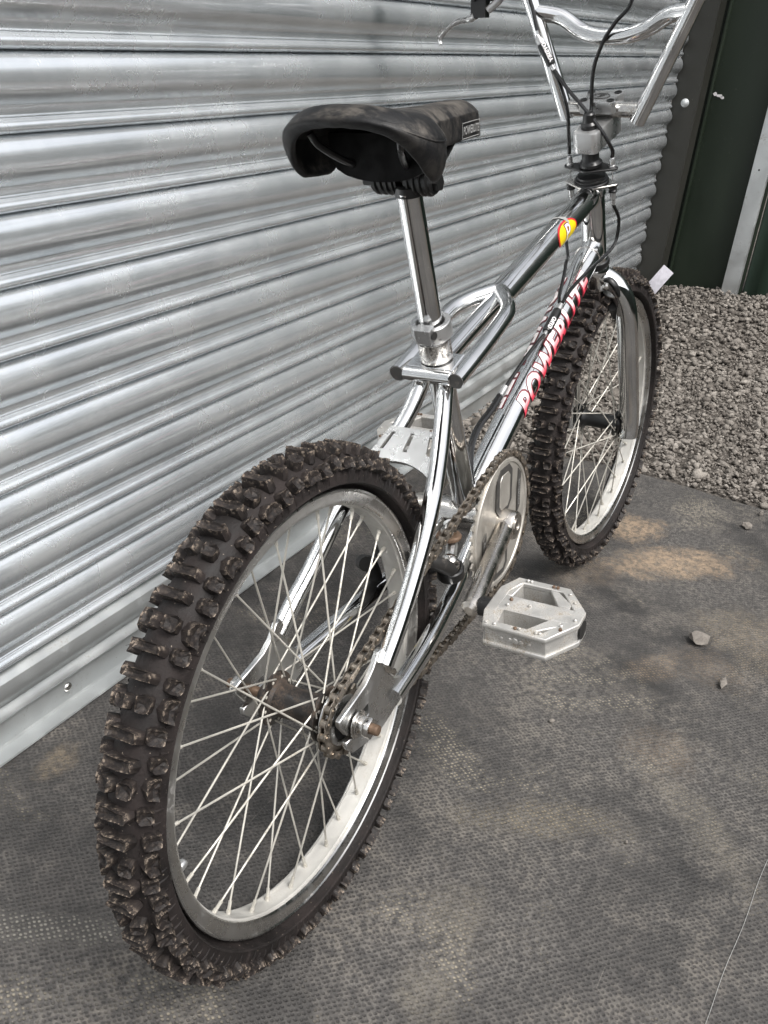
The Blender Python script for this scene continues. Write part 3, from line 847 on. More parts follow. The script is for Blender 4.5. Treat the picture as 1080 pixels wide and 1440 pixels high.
def link_mesh(outer):
    mb = MB(); hw = .0036 if outer else .0024; w = pit/2
    outl = []
    for i in range(7): a = PI/2+PI*i/6; outl.append((-w+.0042*math.cos(a), .0042*math.sin(a)))
    outl.append((0, -.0029))
    for i in range(7): a = -PI/2+PI*i/6; outl.append((w+.0042*math.cos(a), .0042*math.sin(a)))
    outl.append((0, .0029))
    for s in (-1, 1): mb.prism(outl, (0, s*hw, 0), (1, 0, 0), (0, 0, 1), .0011)
    for s in (-1, 1):
        if outer: mb.cyl((s*w, -.0048, 0), (s*w, .0048, 0), .0019, 8)
        else: mb.cyl((s*w, -.0019, 0), (s*w, .0019, 0), .0040, 10)
    return mb.build('chain_link', 'chain', None)
lo_, li_ = link_mesh(True), link_mesh(False)
chain = empty('chain', (0, 0, 0), parent=bike)
for i in range(NL):
    a = at_len(i*pit); b = at_len((i+1)*pit); c_ = (a+b)/2; d = (b-a).normalized()
    src = lo_ if i % 2 else li_
    o = src if i < 2 else link_copy(src.data, 'chain_link', chain, Matrix())
    o.parent = chain
    mt = Matrix((d, Vector((0, 1, 0)), d.cross(Vector((0, 1, 0))))).transposed().to_4x4(); mt.translation = c_ + Vector((0, .0004*math.sin(i*2.1), 0)); o.matrix_local = mt

# ---- chainring
cring = empty('chainring', BB+Vector((0, CY, 0)), parent=bike)
mb = MB(); poly = []
for i in range(NR):
    a = 2*PI*i/NR
    for da, r2 in ((-.05, CR-.0042), (-.018, CR+.002), (.018, CR+.002), (.05, CR-.0042)):
        poly.append((r2*math.cos(a+da), r2*math.sin(a+da)))
mb.prism(poly, (0, 0, 0), (1, 0, 0), (0, 0, 1), .0022); mb.build('toothed_ring', 'ring', cring)
mb = MB(); mb.lathe([(.0001, .0014), (.058, .0014), (.060, .0022), (.0735, .0022), (.0745, .0036), (.0785, .0036), (.0792, .0026), (.0792, .0011)], (0, 0, 0), (0, -1, 0), 96, capends=False)
mb.build('face_disc', 'ring', cring)
def rrect(cx, cz, w, h, cut):
    return [(cx-w+cut, cz-h), (cx+w-cut, cz-h), (cx+w, cz-h+cut), (cx+w, cz+h-cut), (cx+w-cut, cz+h), (cx-w+cut, cz+h), (cx-w, cz+h-cut), (cx-w, cz-h+cut)]
for s in (1, -1):
    mb = MB(); mb.prism(rrect(.004*s, s*.0410, .0235, .0290, .010), (0, -.00265, 0), (1, 0, 0), (0, 0, 1), .0012); mb.build('dark_panel', 'ring_dark', cring)
    mb = MB(); mb.prism(rrect(.004*s, s*.0400, .0150, .0220, .006), (0, -.0035, 0), (1, 0, 0), (0, 0, 1), .0014); mb.build('raised_panel', 'ring', cring, bevel=.0004)
    pl = [(s*.047, -s*.006), (s*.056, s*.002), (s*.056, s*.046), (s*.047, s*.054)]
    if s < 0: pl = pl[::-1]
    mb = MB(); mb.prism(pl, (0, -.00265, 0), (1, 0, 0), (0, 0, 1), .0012); mb.build('dark_strip', 'ring_dark', cring)
    tm = text_mesh('POWERLITE', .0065)
    fn = (lambda s: (lambda u, v: Vector((s*.0494-v*s*-.0 + (-v if s > 0 else v)+s*.0045, -.00335, s*(.004+u)))))(s)
    wrap_mesh(tm, fn, 'print', 'print_grey', cring, step=.02)

# ---- bottom bracket, cranks, pedals
mb = MB(); mb.lathe([(.0001, -.0355), (.0215, -.0355), (.0215, -.030), (.0205, -.029), (.0205, .029), (.0215, .030), (.0215, .0355), (.0001, .0355)], BB, (0, 1, 0), 36)
mb.build('bottom_bracket', 'chrome_dirty', bike)
PR = Vector((.215, -.088, .272)); cdir = (Vector((PR.x, 0, PR.z))-Vector((BB.x, 0, BB.z))).normalized(); CL = (Vector((PR.x, 0, PR.z))-Vector((BB.x, 0, BB.z))).length
def crank(sg):
    d = cdir*(-sg)  # sg -1: right arm, rearwards
    ys = -1 if sg < 0 else 1
    A = Vector((BB.x, ys*.0545, BB.z)); E_ = Vector((BB.x, 0, BB.z))+d*CL; E_.y = ys*.0800
    mb = MB()
    mb.tube([A, A.lerp(E_, .18), A.lerp(E_, .5), A.lerp(E_, .85), E_, E_+d*.010, E_+d*.0135], [.0118, .0108, .0104, .0104, .0112, .0100, .0050], 20)
    mb.lathe([(.0001, -.0165), (.0165, -.0165), (.0175, -.014), (.0175, .010), (.016, .0125), (.0001, .0125)], A, (0, ys, 0), 28)
    # pinch ears and slot
    q = A+d*.006+Vector((0, 0, -.019)) if sg < 0 else A+Vector((0, 0, .019))
    mb.cyl(A+Vector((-.014, -ys*.004, -.0175)), A+Vector((.008, -ys*.004, -.0205)), .0062, 14)
    c = mb.build('crank_arm', 'crank', bike)
    mb = MB(); mb.lathe([(.0001, 0), (.0105, 0), (.0105, .0016), (.0050, .0018), (.0046, .0006), (.0001, .0006)], A+Vector((0, ys*.0126, 0)), (0, ys, 0), 24); mb.build('spindle_bolt', 'crank', c)
    mb = MB(); mb.cyl(A+Vector((-.020, -ys*.004, -.0170)), A+Vector((-.013, -ys*.004, -.0176)), .0045, 8); mb.build('pinch_bolt', 'rust', c)
    mb = MB(); mb.lathe([(.0001, 0), (.0108, 0), (.0108, .012), (.0085, .014), (.0001, .014)], E_+Vector((0, ys*.0085, 0)), (0, ys, 0), 20); mb.build('crank_end_washer', 'black', c)
    return E_, ys
def pedal(E_, ys, tilt):
    """local a = fore-aft, b = outwards, c = up"""
    pe = bpy.data.objects.new('pedal', None); C.objects.link(pe); pe.parent = bike
    pe.empty_display_size = .05
    X = Matrix.Translation(E_+Vector((0, ys*.0300, 0))) @ Matrix.Rotation(tilt, 4, 'Y')
    U, Wv = Vector((1, 0, 0)), Vector((0, ys, 0))
    H = .0275
    def pr(poly, c, h, mbx=None):
        mbx = mbx or MB(); mbx.prism(poly, (0, 0, c), U, Wv, h); return mbx
    def fin(mbx, nm, mat, bev=.0008): return mbx.build(nm, mat, pe, bevel=bev, xf=X)
    # outer cage: rim polygon ring made of a top and a bottom flange with a recessed web between
    out = [(-.045, .000), (-.022, -.008), (.022, -.008), (.046, .004), (.046, .062), (.012, .090), (-.010, .090), (-.046, .068)]
    inn = [(-.036, .010), (-.020, .004), (.020, .004), (.037, .012), (.037, .057), (.010, .078), (-.008, .078), (-.036, .061)]
    web = [(a*.94, (b-.04)*.955+.04) for a, b in out]
    def ring(o_, i_, c, h):
        n = len(o_); mbx = MB(); vs = []
        for poly in (o_, i_):
            for z in (c-h/2, c+h/2): vs += [U*a+Wv*b+Vector((0, 0, z)) for a, b in poly]
        fs = []
        for i in range(n):
            j = (i+1) % n
            fs += [(i, j, n+j, n+i), (2*n+i, 3*n+i, 3*n+j, 2*n+j), (n+i, n+j, 3*n+j, 3*n+i), (i, 2*n+i, 2*n+j, j)]
        mbx.add(vs, fs); return mbx
    fin(ring(out, inn, H/2-.0028, .0056), 'cage_plate', 'pedal_alloy', .0009)
    fin(ring(out, inn, -H/2+.0028, .0056), 'cage_plate', 'pedal_alloy', .0009)
    fin(ring(web, [(a*1.0, b) for a, b in inn], 0, H-.0112+.0004), 'cage_wall', 'pedal_alloy', 0)
    # centre body over the spindle
    mb = MB(); pr([(-.0125, .002), (.0125, .002), (.0125, .0805), (-.0125, .0805)], 0, H-.0008, mb); fin(mb, 'centre_body', 'pedal_alloy', .0015)
    mb = MB(); mb.lathe([(.0001, 0), (.0085, 0), (.0105, .004), (.0125, .010), (.0125, .016)], Wv*-.013, Wv, 20); fin(mb, 'bearing_cup', 'pedal_alloy', 0)
    mb = MB(); mb.lathe([(.0001, 0), (.0098, 0), (.0098, .0014), (.0001, .0018)], Wv*.0894+U*.001, Wv, 20); fin(mb, 'end_plug', 'black_matt', 0)
    # oblique struts at the corners
    for sx in (-1, 1):
        pl = [(sx*.012, .060), (sx*.012, .072), (sx*.020, .072), (sx*.037, .052), (sx*.037, .043)]
        if sx < 0: pl = pl[::-1]
        mb = MB(); pr(pl, 0, H-.0014, mb); fin(mb, 'corner_web', 'pedal_alloy', .0008)
        pl = [(sx*.012, .003), (sx*.037, .003), (sx*.037, .013), (sx*.012, .010)]
        if sx < 0: pl = pl[::-1]
        mb = MB(); pr(pl, 0, H-.0014, mb); fin(mb, 'corner_web', 'pedal_alloy', .0008)
    # embossed logo lumps in the rear and front walls
    for sx in (-1, 1):
        mb = MB()
        for bb, w in ((.020, .002), (.029, .003), (.0345, .004), (.041, .003), (.050, .0022)):
            mb.lathe([(.0001, 0), (w, 0), (w*.8, .001), (.0001, .0014)], U*(sx*.0432)+Wv*bb, U*sx, 8)
        fin(mb, 'emboss', 'pedal_alloy', 0)
    pins = [(-.0415, .012), (-.0410, .034), (-.0405, .0385), (-.0405, .056), (-.0400, .0600), (.0415, .016), (.0415, .020), (.0410, .045), (.0410, .0495), (.0345, .0655), (.022, .075), (-.026, .076), (-.0415, .003), (-.006, .0845), (.004, .012), (-.006, .012), (.0, .034), (-.020, .0745)]
    for a, b in pins:
        for c in (1, -1):
            mb = MB(); mb.lathe([(.0019, -.0006), (.0019, .0018), (.0013, .0024), (.0001, .0026)], U*a+Wv*b+Vector((0, 0, c*H/2)), (0, 0, c), 8, capends=False); fin(mb, 'pin', 'rust' if (a*1000+b*700) % 3 < 1.2 else 'pedal_alloy', 0)
    tm = text_mesh('W', .009)
    return pe
E1, y1 = crank(-1); pedal(E1, y1, R(-7))
E2, y2 = crank(1); pedal(E2, y2, R(-14))
mb = MB(); mb.cyl((BB.x, -.06, BB.z), (BB.x, .06, BB.z), .0095, 16); mb.build('spindle', 'crank', bike)

# ---- frame
def part(name, pts, r, mat='chrome', seg=24, **kw):
    mb = MB(); mb.tube(pts, r, seg, **kw); return mb.build(name, mat, bike)
ST_TOP = Vector((.2765, 0, .543))
seat_tube = part('seat_tube', [BB+Vector((0, 0, .015)), ST_TOP], .0145)
TTa, TTb = Vector((.288, 0, .5035)), Vector((.790, 0, .6290))
TTm = TTa.lerp(TTb, .36)
dtt = (TTb-TTa).normalized()
top_tube = part('top_tube', [TTa, TTa.lerp(TTb, .29), TTa.lerp(TTb, .305), TTa.lerp(TTb, .325), TTa.lerp(TTb, .34), TTb], [.0112, .0112, .0125, .0150, .0162, .0165])
DTa, DTb = Vector((.376, 0, .313)), Vector((.805, 0, .5480))
down_tube = part('down_tube', [DTa, DTb], .0178, seg=32)
hd = -axv
HT0, HT1 = axo-axv*.030, axo-axv*.142
mb = MB(); mb.lathe([(.0001, 0), (.0195, 0), (.0195, .008), (.0178, .010), (.0178, .102), (.0195, .104), (.0195, .112), (.0001, .112)], HT0, hd, 32); mb.build('head_tube', 'chrome', bike)
# platform rails: loop round the seat tube
for s in (-1, 1):
    q_ = .036 if s < 0 else .034
    pts = [(.262, s*.034, .4985), (.325, s*q_, .5190), (.372, s*q_*.99, .5340), (.398, s*q_*.93, .5415), (.418, s*q_*.72, .5465), (.434, s*q_*.42, .5505), (.448, s*q_*.14, .5535)]
    rl = part('platform_rail', spl(pts, 10), .0092, seg=28)
    mb = MB(); mb.lathe([(.0001, 0), (.0084, 0), (.0086, -.0016)], Vector((.262, s*.034, .4985))-Vector((.0008, 0, .0002)), Vector((-.953, 0, -.30)), 20); mb.build('rail_end_cap', 'ring_dark', rl)
mb = MB(); mb.prism([(-.0265, -.010), (.0265, -.010), (.0265, .024), (-.0265, .024)], (.279, 0, .5065), (0, 1, 0), (.953, 0, .30), .0070)
mb.tube([(.2665, -.028, .4995), (.2665, .028, .4995)], .0078, 20)
mb.build('platform_plate', 'chrome', bike, bevel=.0012)
# gusset plate where the rails meet the top tube
mb = MB(); mb.lathe([(.0001, 0), (.0172, 0), (.0178, .003), (.0172, .006), (.0001, .006)], TTa.lerp(TTb, .325), dtt, 28); mb.build('rail_collar', 'chrome', bike)

ss = {-1: [(.285, -.013, .494), (.268, -.019, .483), (.243, -.029, .462), (.206, -.042, .430), (.172, -.052, .404), (.140, -.0575, .372), (.110, -.0595, .338), (.083, -.060, .309), (.0535, -.060, .2815)],
      1: [(.285, .013, .494), (.262, .018, .462), (.238, .027, .434), (.203, .042, .402), (.168, .053, .374), (.118, .0585, .328), (.085, .060, .305), (.0535, .060, .2815)]}
for s in (-1, 1):
    part('seatstay', spl(ss[s], 6), .0092, seg=22)
    part('chainstay', spl([(.072, s*.0585, .2335 if s < 0 else .240), (.164, s*.0505, .2415 if s < 0 else .248), (.262, s*.036, .2535 if s < 0 else .262), (.300, s*.030, .268), (.352, s*.0262, .292)], 6), .0100 if s < 0 else .0098, seg=22)
    # dropout
    zz = 0
    poly = [(.059, .216), (.080, .222), (.092, .232), (.092, .246), (.076, .254), (.062, .268), (.060, .290), (.052, .302), (.0440, .3010), (.034, .289), (.020, .280), (.0055, .2765), (-.0275, .2690), (-.0265, .2620), (-.0145, .2455), (-.004, .2555), (.024, .2575), (.024, .2455), (.004, .2445), (-.004, .2395), (-.0170, .2395), (-.0175, .2330), (-.0065, .2215), (.017, .2160), (.040, .2120)]
    mb = MB(); mb.prism(poly, (0, s*.0570, 0), (1, 0, 0), (0, 0, 1), .0056)
    mb.build('dropout', 'steel_plate', bike, bevel=.0008)
    part('weld', spl([(.074, s*.0600, .262), (.064, s*.0605, .270), (.056, s*.0600, .282)], 4), [.003, .0035, .0045, .0038, .0035, .004, .0045, .0035, .003], mat='crank', seg=8)
# bridge plate between the seatstays, curved over the tyre, with slots
mb = MB()
def P3(u, v):      # u across, v along (0 lower/rear .. 1 upper/front)
    a = Vector((.188, 0, .412)).lerp(Vector((.238, 0, .447)), v); a.y = u; return a
cells_u = [-.046, -.036, -.030, -.018, -.010, -.003, .003, .010, .018, .030, .036, .046]
cells_v = [0, .16, .30, .42, .58, .72, .86, 1.0]
hole = {(5, 2), (5, 3), (5, 4), (5, 5), (1, 3), (1, 4), (1, 5), (9, 3), (9, 4), (9, 5)}
def wd(v): return .97-.36*v
def arch(u, v):   # tyre cut-out: pull the lower edge up at the middle
    k = (1-(abs(u)/.046)**2)
    return v+(1-v)*.30*k
nu, nv = len(cells_u), len(cells_v)
nrm = Vector((-.58, 0, .81)).normalized()
vs = []
for th in (0, .003):
    for v in cells_v:
        for u in cells_u:
            p = P3(u*wd(v), arch(u, v)); vs.append(p+nrm*th)
def vi(l, j, i): return l*nu*nv+j*nu+i
fs = []
solid = lambda i, j: 0 <= i < nu-1 and 0 <= j < nv-1 and (i, j) not in hole
for j in range(nv-1):
    for i in range(nu-1):
        if not solid(i, j): continue
        fs += [(vi(0, j, i), vi(0, j, i+1), vi(0, j+1, i+1), vi(0, j+1, i)), (vi(1, j, i), vi(1, j+1, i), vi(1, j+1, i+1), vi(1, j, i+1))]
        for di, dj, a, b in ((-1, 0, (j, i), (j+1, i)), (1, 0, (j, i+1), (j+1, i+1)), (0, -1, (j, i), (j, i+1)), (0, 1, (j+1, i), (j+1, i+1))):
            if not solid(i+di, j+dj): fs.append((vi(0, *a), vi(0, *b), vi(1, *b), vi(1, *a)))
mb.add(vs, fs); mb.build('bridge_plate', 'alloy', bike)

# seat clamp
sdir = (ST_TOP-BB).normalized()
mb = MB(); mb.lathe([(.0150, -.004), (.0205, -.004), (.0212, -.002), (.0212, .012), (.0205, .014), (.0150, .014)], ST_TOP, sdir, 32, closed=True)
mb.box(ST_TOP+Vector((-.0215, -.003, -.002))+sdir*.005, (.012, .018, .017), u=(.93, 0, .34))
mb.build('seat_clamp', 'alloy', bike, bevel=.0007)
mb = MB(); mb.lathe([(.0042, 0), (.0042, .003), (.0001, .003)], ST_TOP+Vector((-.024, -.012, .003)), (-.25, -1, 0), 12); mb.build('clamp_bolt', 'black_matt', bike)
mb = MB(); mb.lathe([(.0148, -.030), (.0176, -.030), (.0176, -.008), (.0148, -.008)], ST_TOP, sdir, 32, closed=True); mb.build('seat_lug', 'chrome_dirty', bike)
SP_TOP = ST_TOP+Vector((-.0515, 0, .1465))
seat_post = part('seat_post', [ST_TOP-sdir*.02, SP_TOP], .0124, seg=32, mat='chrome')

def weld(c_, d, r_, w=.0022):
    mb = MB(); mb.lathe([(r_-.001, -w), (r_+.0006, -w*.7), (r_+.0016, 0), (r_+.0006, w*.7), (r_-.001, w)], c_, d, 28, closed=True); return mb.build('weld', 'chrome_dirty', bike)
weld(TTa.lerp(TTb, .965), dtt, .0164); weld(DTa.lerp(DTb, .962), (DTb-DTa), .0178); weld(TTa.lerp(TTb, .030), dtt, .0112)
weld(BB.lerp(ST_TOP, .078), sdir, .0145)
# saddle clamp, rails
mb = MB(); cz = SP_TOP+Vector((.002, .004, .007))
mb.cyl(cz+Vector((0, -.034, 0)), cz+Vector((0, .044, 0)), .0048, 12)
mb.lathe([(.0128, -.006), (.0145, -.005), (.0145, .004), (.0125, .006)], cz-Vector((0, .004, .006)), (-.25, 0, .97), 20)
for s in (-1, 1):
    pr = []
    for i in range(9):
        y = .004+i*.0031; pr += [(.0165 if i % 2 else .0145, y), (.0165 if i % 2 else .0145, y+.0020)]
    mb.lathe([(.0001, .004)]+pr+[(.0001, pr[-1][1])], cz+Vector((0, 0, .004)), (0, s, 0), 22, capends=False)
mb.prism([(.0075*math.cos(R(60*i)), .0075*math.sin(R(60*i))) for i in range(6)], cz+Vector((0, -.0335, 0)), (1, 0, 0), (0, 0, 1), .006)
mb.build('saddle_clamp', 'black', bike, bevel=0)
for s in (-1, 1):
    part('saddle_rail', spl([(.128, s*.044, .744), (.135, s*.040, .734), (.158, s*.031, .721), (.185, s*.0235, .712), (.215, s*.022, .7095), (.250, s*.021, .713), (.300, s*.012, .732), (.320, s*.007, .744)], 5), .0034, mat='black', seg=10)

# saddle
SX0, SX1 = .092, .352
def sw(x):          # half width
    xc, W_ = .142, .0710
    if x <= xc:
        return W_*max(1-((xc-x)/(xc-SX0))**2.3, 0)**(1/2.0)
    pts = [(.142, .0710), (.154, .0700), (.166, .0660), (.178, .0580), (.192, .0460), (.208, .0360), (.230, .0295), (.262, .0255), (.300, .0240), (.325, .0230), (.340, .0195), (.348, .0125), (.352, .0)]
    for (a, wa), (b, wb) in zip(pts, pts[1:]):
        if a <= x <= b:
            q = (x-a)/(b-a); q = q
            return wa+(wb-wa)*q
    return 0
def sz(x):
    t = (x-SX0)/(SX1-SX0)
    return .7700-.0065*math.sin(PI*min(t*1.15, 1))-.006*t
NXS, NYS = 60, 28
mb = MB(); vs = []; fs = []
xst = [SX0+(SX1-SX0)*(.5-.5*math.cos(PI*i/NXS)) for i in range(NXS+1)]
OUTL = [(x, sw(x)) for x in [SX0+(SX1-SX0)*(.5-.5*math.cos(PI*i/200)) for i in range(201)]]
def edge_d(x, y):
    y = abs(y); return min(math.hypot(x-a, y-b) for a, b in OUTL)
def smooth(a, b, v):
    t = min(max((v-a)/(b-a), 0), 1); return t*t*(3-2*t)
def top_z(x, y):
    drop = .017*(abs(y)/.0775)**2.6
    e = max(0, 1-edge_d(x, y)/.020)
    return sz(x)-drop-.0105*e**2.2
def skirt(x, y):
    return .0105+.0265*smooth(.096, .150, x)*(1-smooth(.172, .190, x))+.0125*smooth(.165, .19, x)
rows = []
for i, x in enumerate(xst):
    w = sw(x) if 0 < i < NXS else .00012
    w = max(w, .00012); row = []; zb_ = top_z(x, w); left = []
    sk = skirt(x, w)
    for k in range(8, 0, -1):
        q = k/8
        # flank bulges, then tucks in towards the hem
        nx_ = -.003*math.sin(q*PI) if x < .17 else 0
        tuck = (.0035*math.sin(q*PI*.9)-.007*q*q)*(1-smooth(.17, .22, x)) + .003*q*smooth(.17, .22, x)
        left.append((x + (nx_+.006*q*q)*(1-smooth(.092, .13, x)), w+tuck*smooth(.0, .02, w), zb_-sk*q))
    for j in range(NYS+1):
        v = math.sin(PI/2*(1-2*j/NYS)); row.append((x, w*v, top_z(x, w*v)))
    right = [(a, -b, c) for a, b, c in left][::-1]
    rows.append(left+row+right)
L = len(rows[0])
for r_ in rows: vs += r_
for i in range(NXS):
    for j in range(L-1): fs.append((i*L+j, i*L+j+1, (i+1)*L+j+1, (i+1)*L+j))
mb.add(vs, fs)
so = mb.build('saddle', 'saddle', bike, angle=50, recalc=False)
# rear end band and nose cap follow from the closely spaced stations; give the shell thickness
bm = bmesh.new(); bm.from_mesh(so.data); bmesh.ops.remove_doubles(bm, verts=bm.verts, dist=.0004)
bmesh.ops.recalc_face_normals(bm, faces=bm.faces)
up = sum(f.normal.z for f in bm.faces)
if up < 0: bmesh.ops.reverse_faces(bm, faces=bm.faces)
bm.to_mesh(so.data); bm.free()
md = so.modifiers.new('thickness', 'SOLIDIFY'); md.thickness = .0065; md.offset = -1
md = so.modifiers.new('soft', 'SUBSURF'); md.levels = 1; md.render_levels = 1
so.data.polygons.foreach_set('use_smooth', [True]*len(so.data.polygons))
# piping line round the rear
pts = [(a-.0004, b+.0004, top_z(a, b)-.0025) for a, b in OUTL if a < .165]
pts = [(a, -b, c) for a, b, c in pts[::-1]][:-1]+pts
pts = [p for i, p in enumerate(pts) if i == 0 or (Vector(p)-Vector(pts[i-1])).length > .0008]
mb = MB(); mb.tube(pts, .0011, 8); mb.build('piping', 'saddle', so)
rings_ = [(.170, .052, .7015, .742), (.186, .046, .7005, .744), (.208, .031, .704, .746), (.240, .020, .716, .748), (.290, .015, .728, .748)]
mb = MB(); vs_ = []
for x, w, zl, zh in rings_:
    for k in range(12):
        a = PI*k/11; vs_.append((x, w*math.cos(a)*(1 if k not in (0, 11) else 1), zh-(zh-zl)*math.sin(a)**.45))
mb.add(vs_, [(i*12+k, i*12+k+1, (i+1)*12+k+1, (i+1)*12+k) for i in range(4) for k in range(11)]+[tuple(range(12)), tuple(range(48, 60))])
mb.build('saddle_pan', 'pan_black', so, bevel=0)
# print on the saddle flank
def flank(u, v):
    x = .286+u; w = sw(x); return Vector((x, -(w+.0033), top_z(x, w)-.0175+v))
tm = text_mesh('POWERLITE', .0105, offset=.0002)
for v in tm.vertices: v.co.x *= .72
wrap_mesh(tm, flank, 'print', 'print_grey', so, step=.004)
for a, b, w, h in ((-.003, -.0035, .046, .0007), (-.003, .0105, .046, .0007), (-.003, -.0035, .0007, .0147), (.0425, -.0035, .0007, .0147)):
    wrap_mesh(poly_mesh([(a, b), (a+w, b), (a+w, b+h), (a, b+h)]), flank, 'print_border', 'print_grey', so, step=.004)

# ---- fork, headset, gyro, stem, bars (all turn with the steering)
def spart(name, pts, r, mat='chrome', seg=22, parent=None, **kw):
    mb = MB(); mb.tube(pts, r, seg, **kw); return mb.build(name, mat, parent or bike, xf=ST)
crown = axo-axv*.160
fork = bpy.data.objects.new('fork', None); C.objects.link(fork); fork.parent = bike; fork.empty_display_size = .05
mb = MB(); mb.lathe([(.0001, -.004), (.0185, -.004), (.0210, 0), (.0210, .006), (.0185, .012), (.0165, .034), (.0001, .036)], crown+axv*.006, hd, 28); mb.build('fork_crown', 'chrome', fork, xf=ST)
for s in (-1, 1):
    c = crown
    pts = [c+Vector((.004, s*.006, -.006)), c+Vector((.009, s*.018, -.011)), c+Vector((.014, s*.032, -.023)), c+Vector((.022, s*.0430, -.046)), c+Vector((.030, s*.0480, -.078)), c+Vector((.048, s*.0500, -.140)), Vector((HX-.004, s*.0505, .266)), Vector((HX-.002, s*.0505, .232))]
    q = spl(pts, 6)
    rs_ = [.0152+.0014*min(i/12, 1) - .0008*(i/len(q)) for i in range(len(q))]
    spart('fork_leg', q, rs_, seg=28, parent=fork, squash=[1.0]*len(q))
    mb = MB(); mb.prism([(-.011, -.016), (.011, -.016), (.013, .02), (-.013, .02)], (HX, s*.045, .255), (1, 0, 0), (0, 0, 1), .005); mb.build('fork_dropout', 'steel_plate', fork, xf=ST, bevel=.0006)
# headset cups
mb = MB(); mb.lathe([(.0001, -.003), (.0215, -.003), (.0225, .001), (.0205, .007), (.0165, .010), (.0001, .010)], HT1+hd*.002, hd, 28); mb.build('lower_headset', 'black', bike)
g0 = axo-axv*.022
# gyro lower plate (frame side)
def ear_plate(c, rad, ear, th, name, mat, holes=True):
    u = Vector((0, 1, 0)); w = axv.cross(u).normalized()
    poly = []
    for a0, a1, cc, rr2, n in ((50, 130, 0, rad, 6), (150, 210, -ear, .0078, 5), (230, 310, 0, rad, 6), (-30, 30, ear, .0078, 5)):
        for i in range(n+1):
            a = R(a0+(a1-a0)*i/n); poly.append((cc+rr2*math.cos(a), rr2*math.sin(a)))
    mb = MB(); mb.prism(poly, c, u, w, th); return mb.build(name, mat, bike, bevel=.0005, xf=ST)
ear_plate(g0+axv*.000, .0235, .031, .0028, 'gyro_plate', 'chrome_dirty')
mb = MB(); mb.lathe([(.0001, 0), (.0235, 0), (.0245, .0015), (.0235, .003), (.0205, .0032), (.0225, .0042), (.0225, .0060), (.0195, .0068), (.0195, .0100), (.0165, .0105), (.0001, .0105)], g0+axv*.0018, axv, 32, capends=False); mb.build('gyro_bearing', 'black', bike, xf=ST)
ear_plate(g0+axv*.0225, .0190, .031, .0030, 'gyro_plate', 'black')
mb = MB(); mb.prism([(.0150*math.cos(R(60*i)), .0150*math.sin(R(60*i))) for i in range(6)], g0+axv*.0285, (0, 1, 0), axv.cross(Vector((0, 1, 0))), .007)
mb.lathe([(.0160, 0), (.0160, .004), (.0128, .007), (.0118, .009), (.0118, .040)], g0+axv*.026, axv, 28); mb.build('steerer', 'black', bike, xf=ST, bevel=0)
# stem
sb = g0+axv*.062
stem = bpy.data.objects.new('stem', None); C.objects.link(stem); stem.parent = bike; stem.empty_display_size = .05
su = Vector((0, 1, 0)); sf = su.cross(axv).normalized()     # forward, square to the steering axis
if sf.x < 0: sf = -sf
oct_ = [(-.0205, -.012), (-.0165, -.0175), (.012, -.0185), (.060, -.0225), (.064, -.018), (.064, .018), (.060, .0225), (.012, .0185), (-.0165, .0175), (-.0205, .012)]
mb = MB(); mb.prism(oct_, sb+axv*.001, sf, su, .029); mb.build('stem_body', 'alloy', stem, bevel=.003, xf=ST, seg=2)
bc = sb+sf*.045+axv*.024
cap = [(-.0215, -.0225), (-.015, -.027), (-.008, -.0225), (.008, -.0225), (.015, -.027), (.0215, -.0225), (.0215, .0225), (.015, .027), (.008, .0225), (-.008, .0225), (-.015, .027), (-.0215, .0225)]
mb = MB(); mb.prism(cap, bc+axv*.0085, sf, su, .0165); mb.build('stem_cap', 'alloy', stem, bevel=.0022, xf=ST, seg=2)
for a in (-.0145, .0145):
    for b in (-.0190, .0190):
        mb = MB(); mb.lathe([(.0001, .0004), (.0034, .0006), (.0034, .0012), (.0052, .0012), (.0052, .0002)], bc+axv*.0167+sf*a+su*b, axv, 14); mb.build('stem_bolt', 'black', stem, xf=ST)
mb = MB(); mb.tube([bc+axv*.0172+sf*(.0085*math.cos(t))+su*(.0125*math.sin(t)) for t in [2*PI*i/24 for i in range(25)]], .0005, 5); mb.build('cap_emblem', 'black_matt', stem, xf=ST)
tm = text_mesh('P', .015, shear=.3, offset=.0002)
wrap_mesh(tm, lambda u, v: bc+axv*.0173+su*(.005-u)+sf*(v-.005), 'cap_emblem', 'black_matt', stem, step=.02, xf=ST)
mb = MB(); mb.lathe([(.0001, 0), (.0115, 0), (.0115, .006), (.0085, .009), (.0080, .019), (.0060, .021), (.0001, .022)], sb+axv*.0155, axv, 20); mb.build('steerer_cap', 'black', stem, xf=ST)

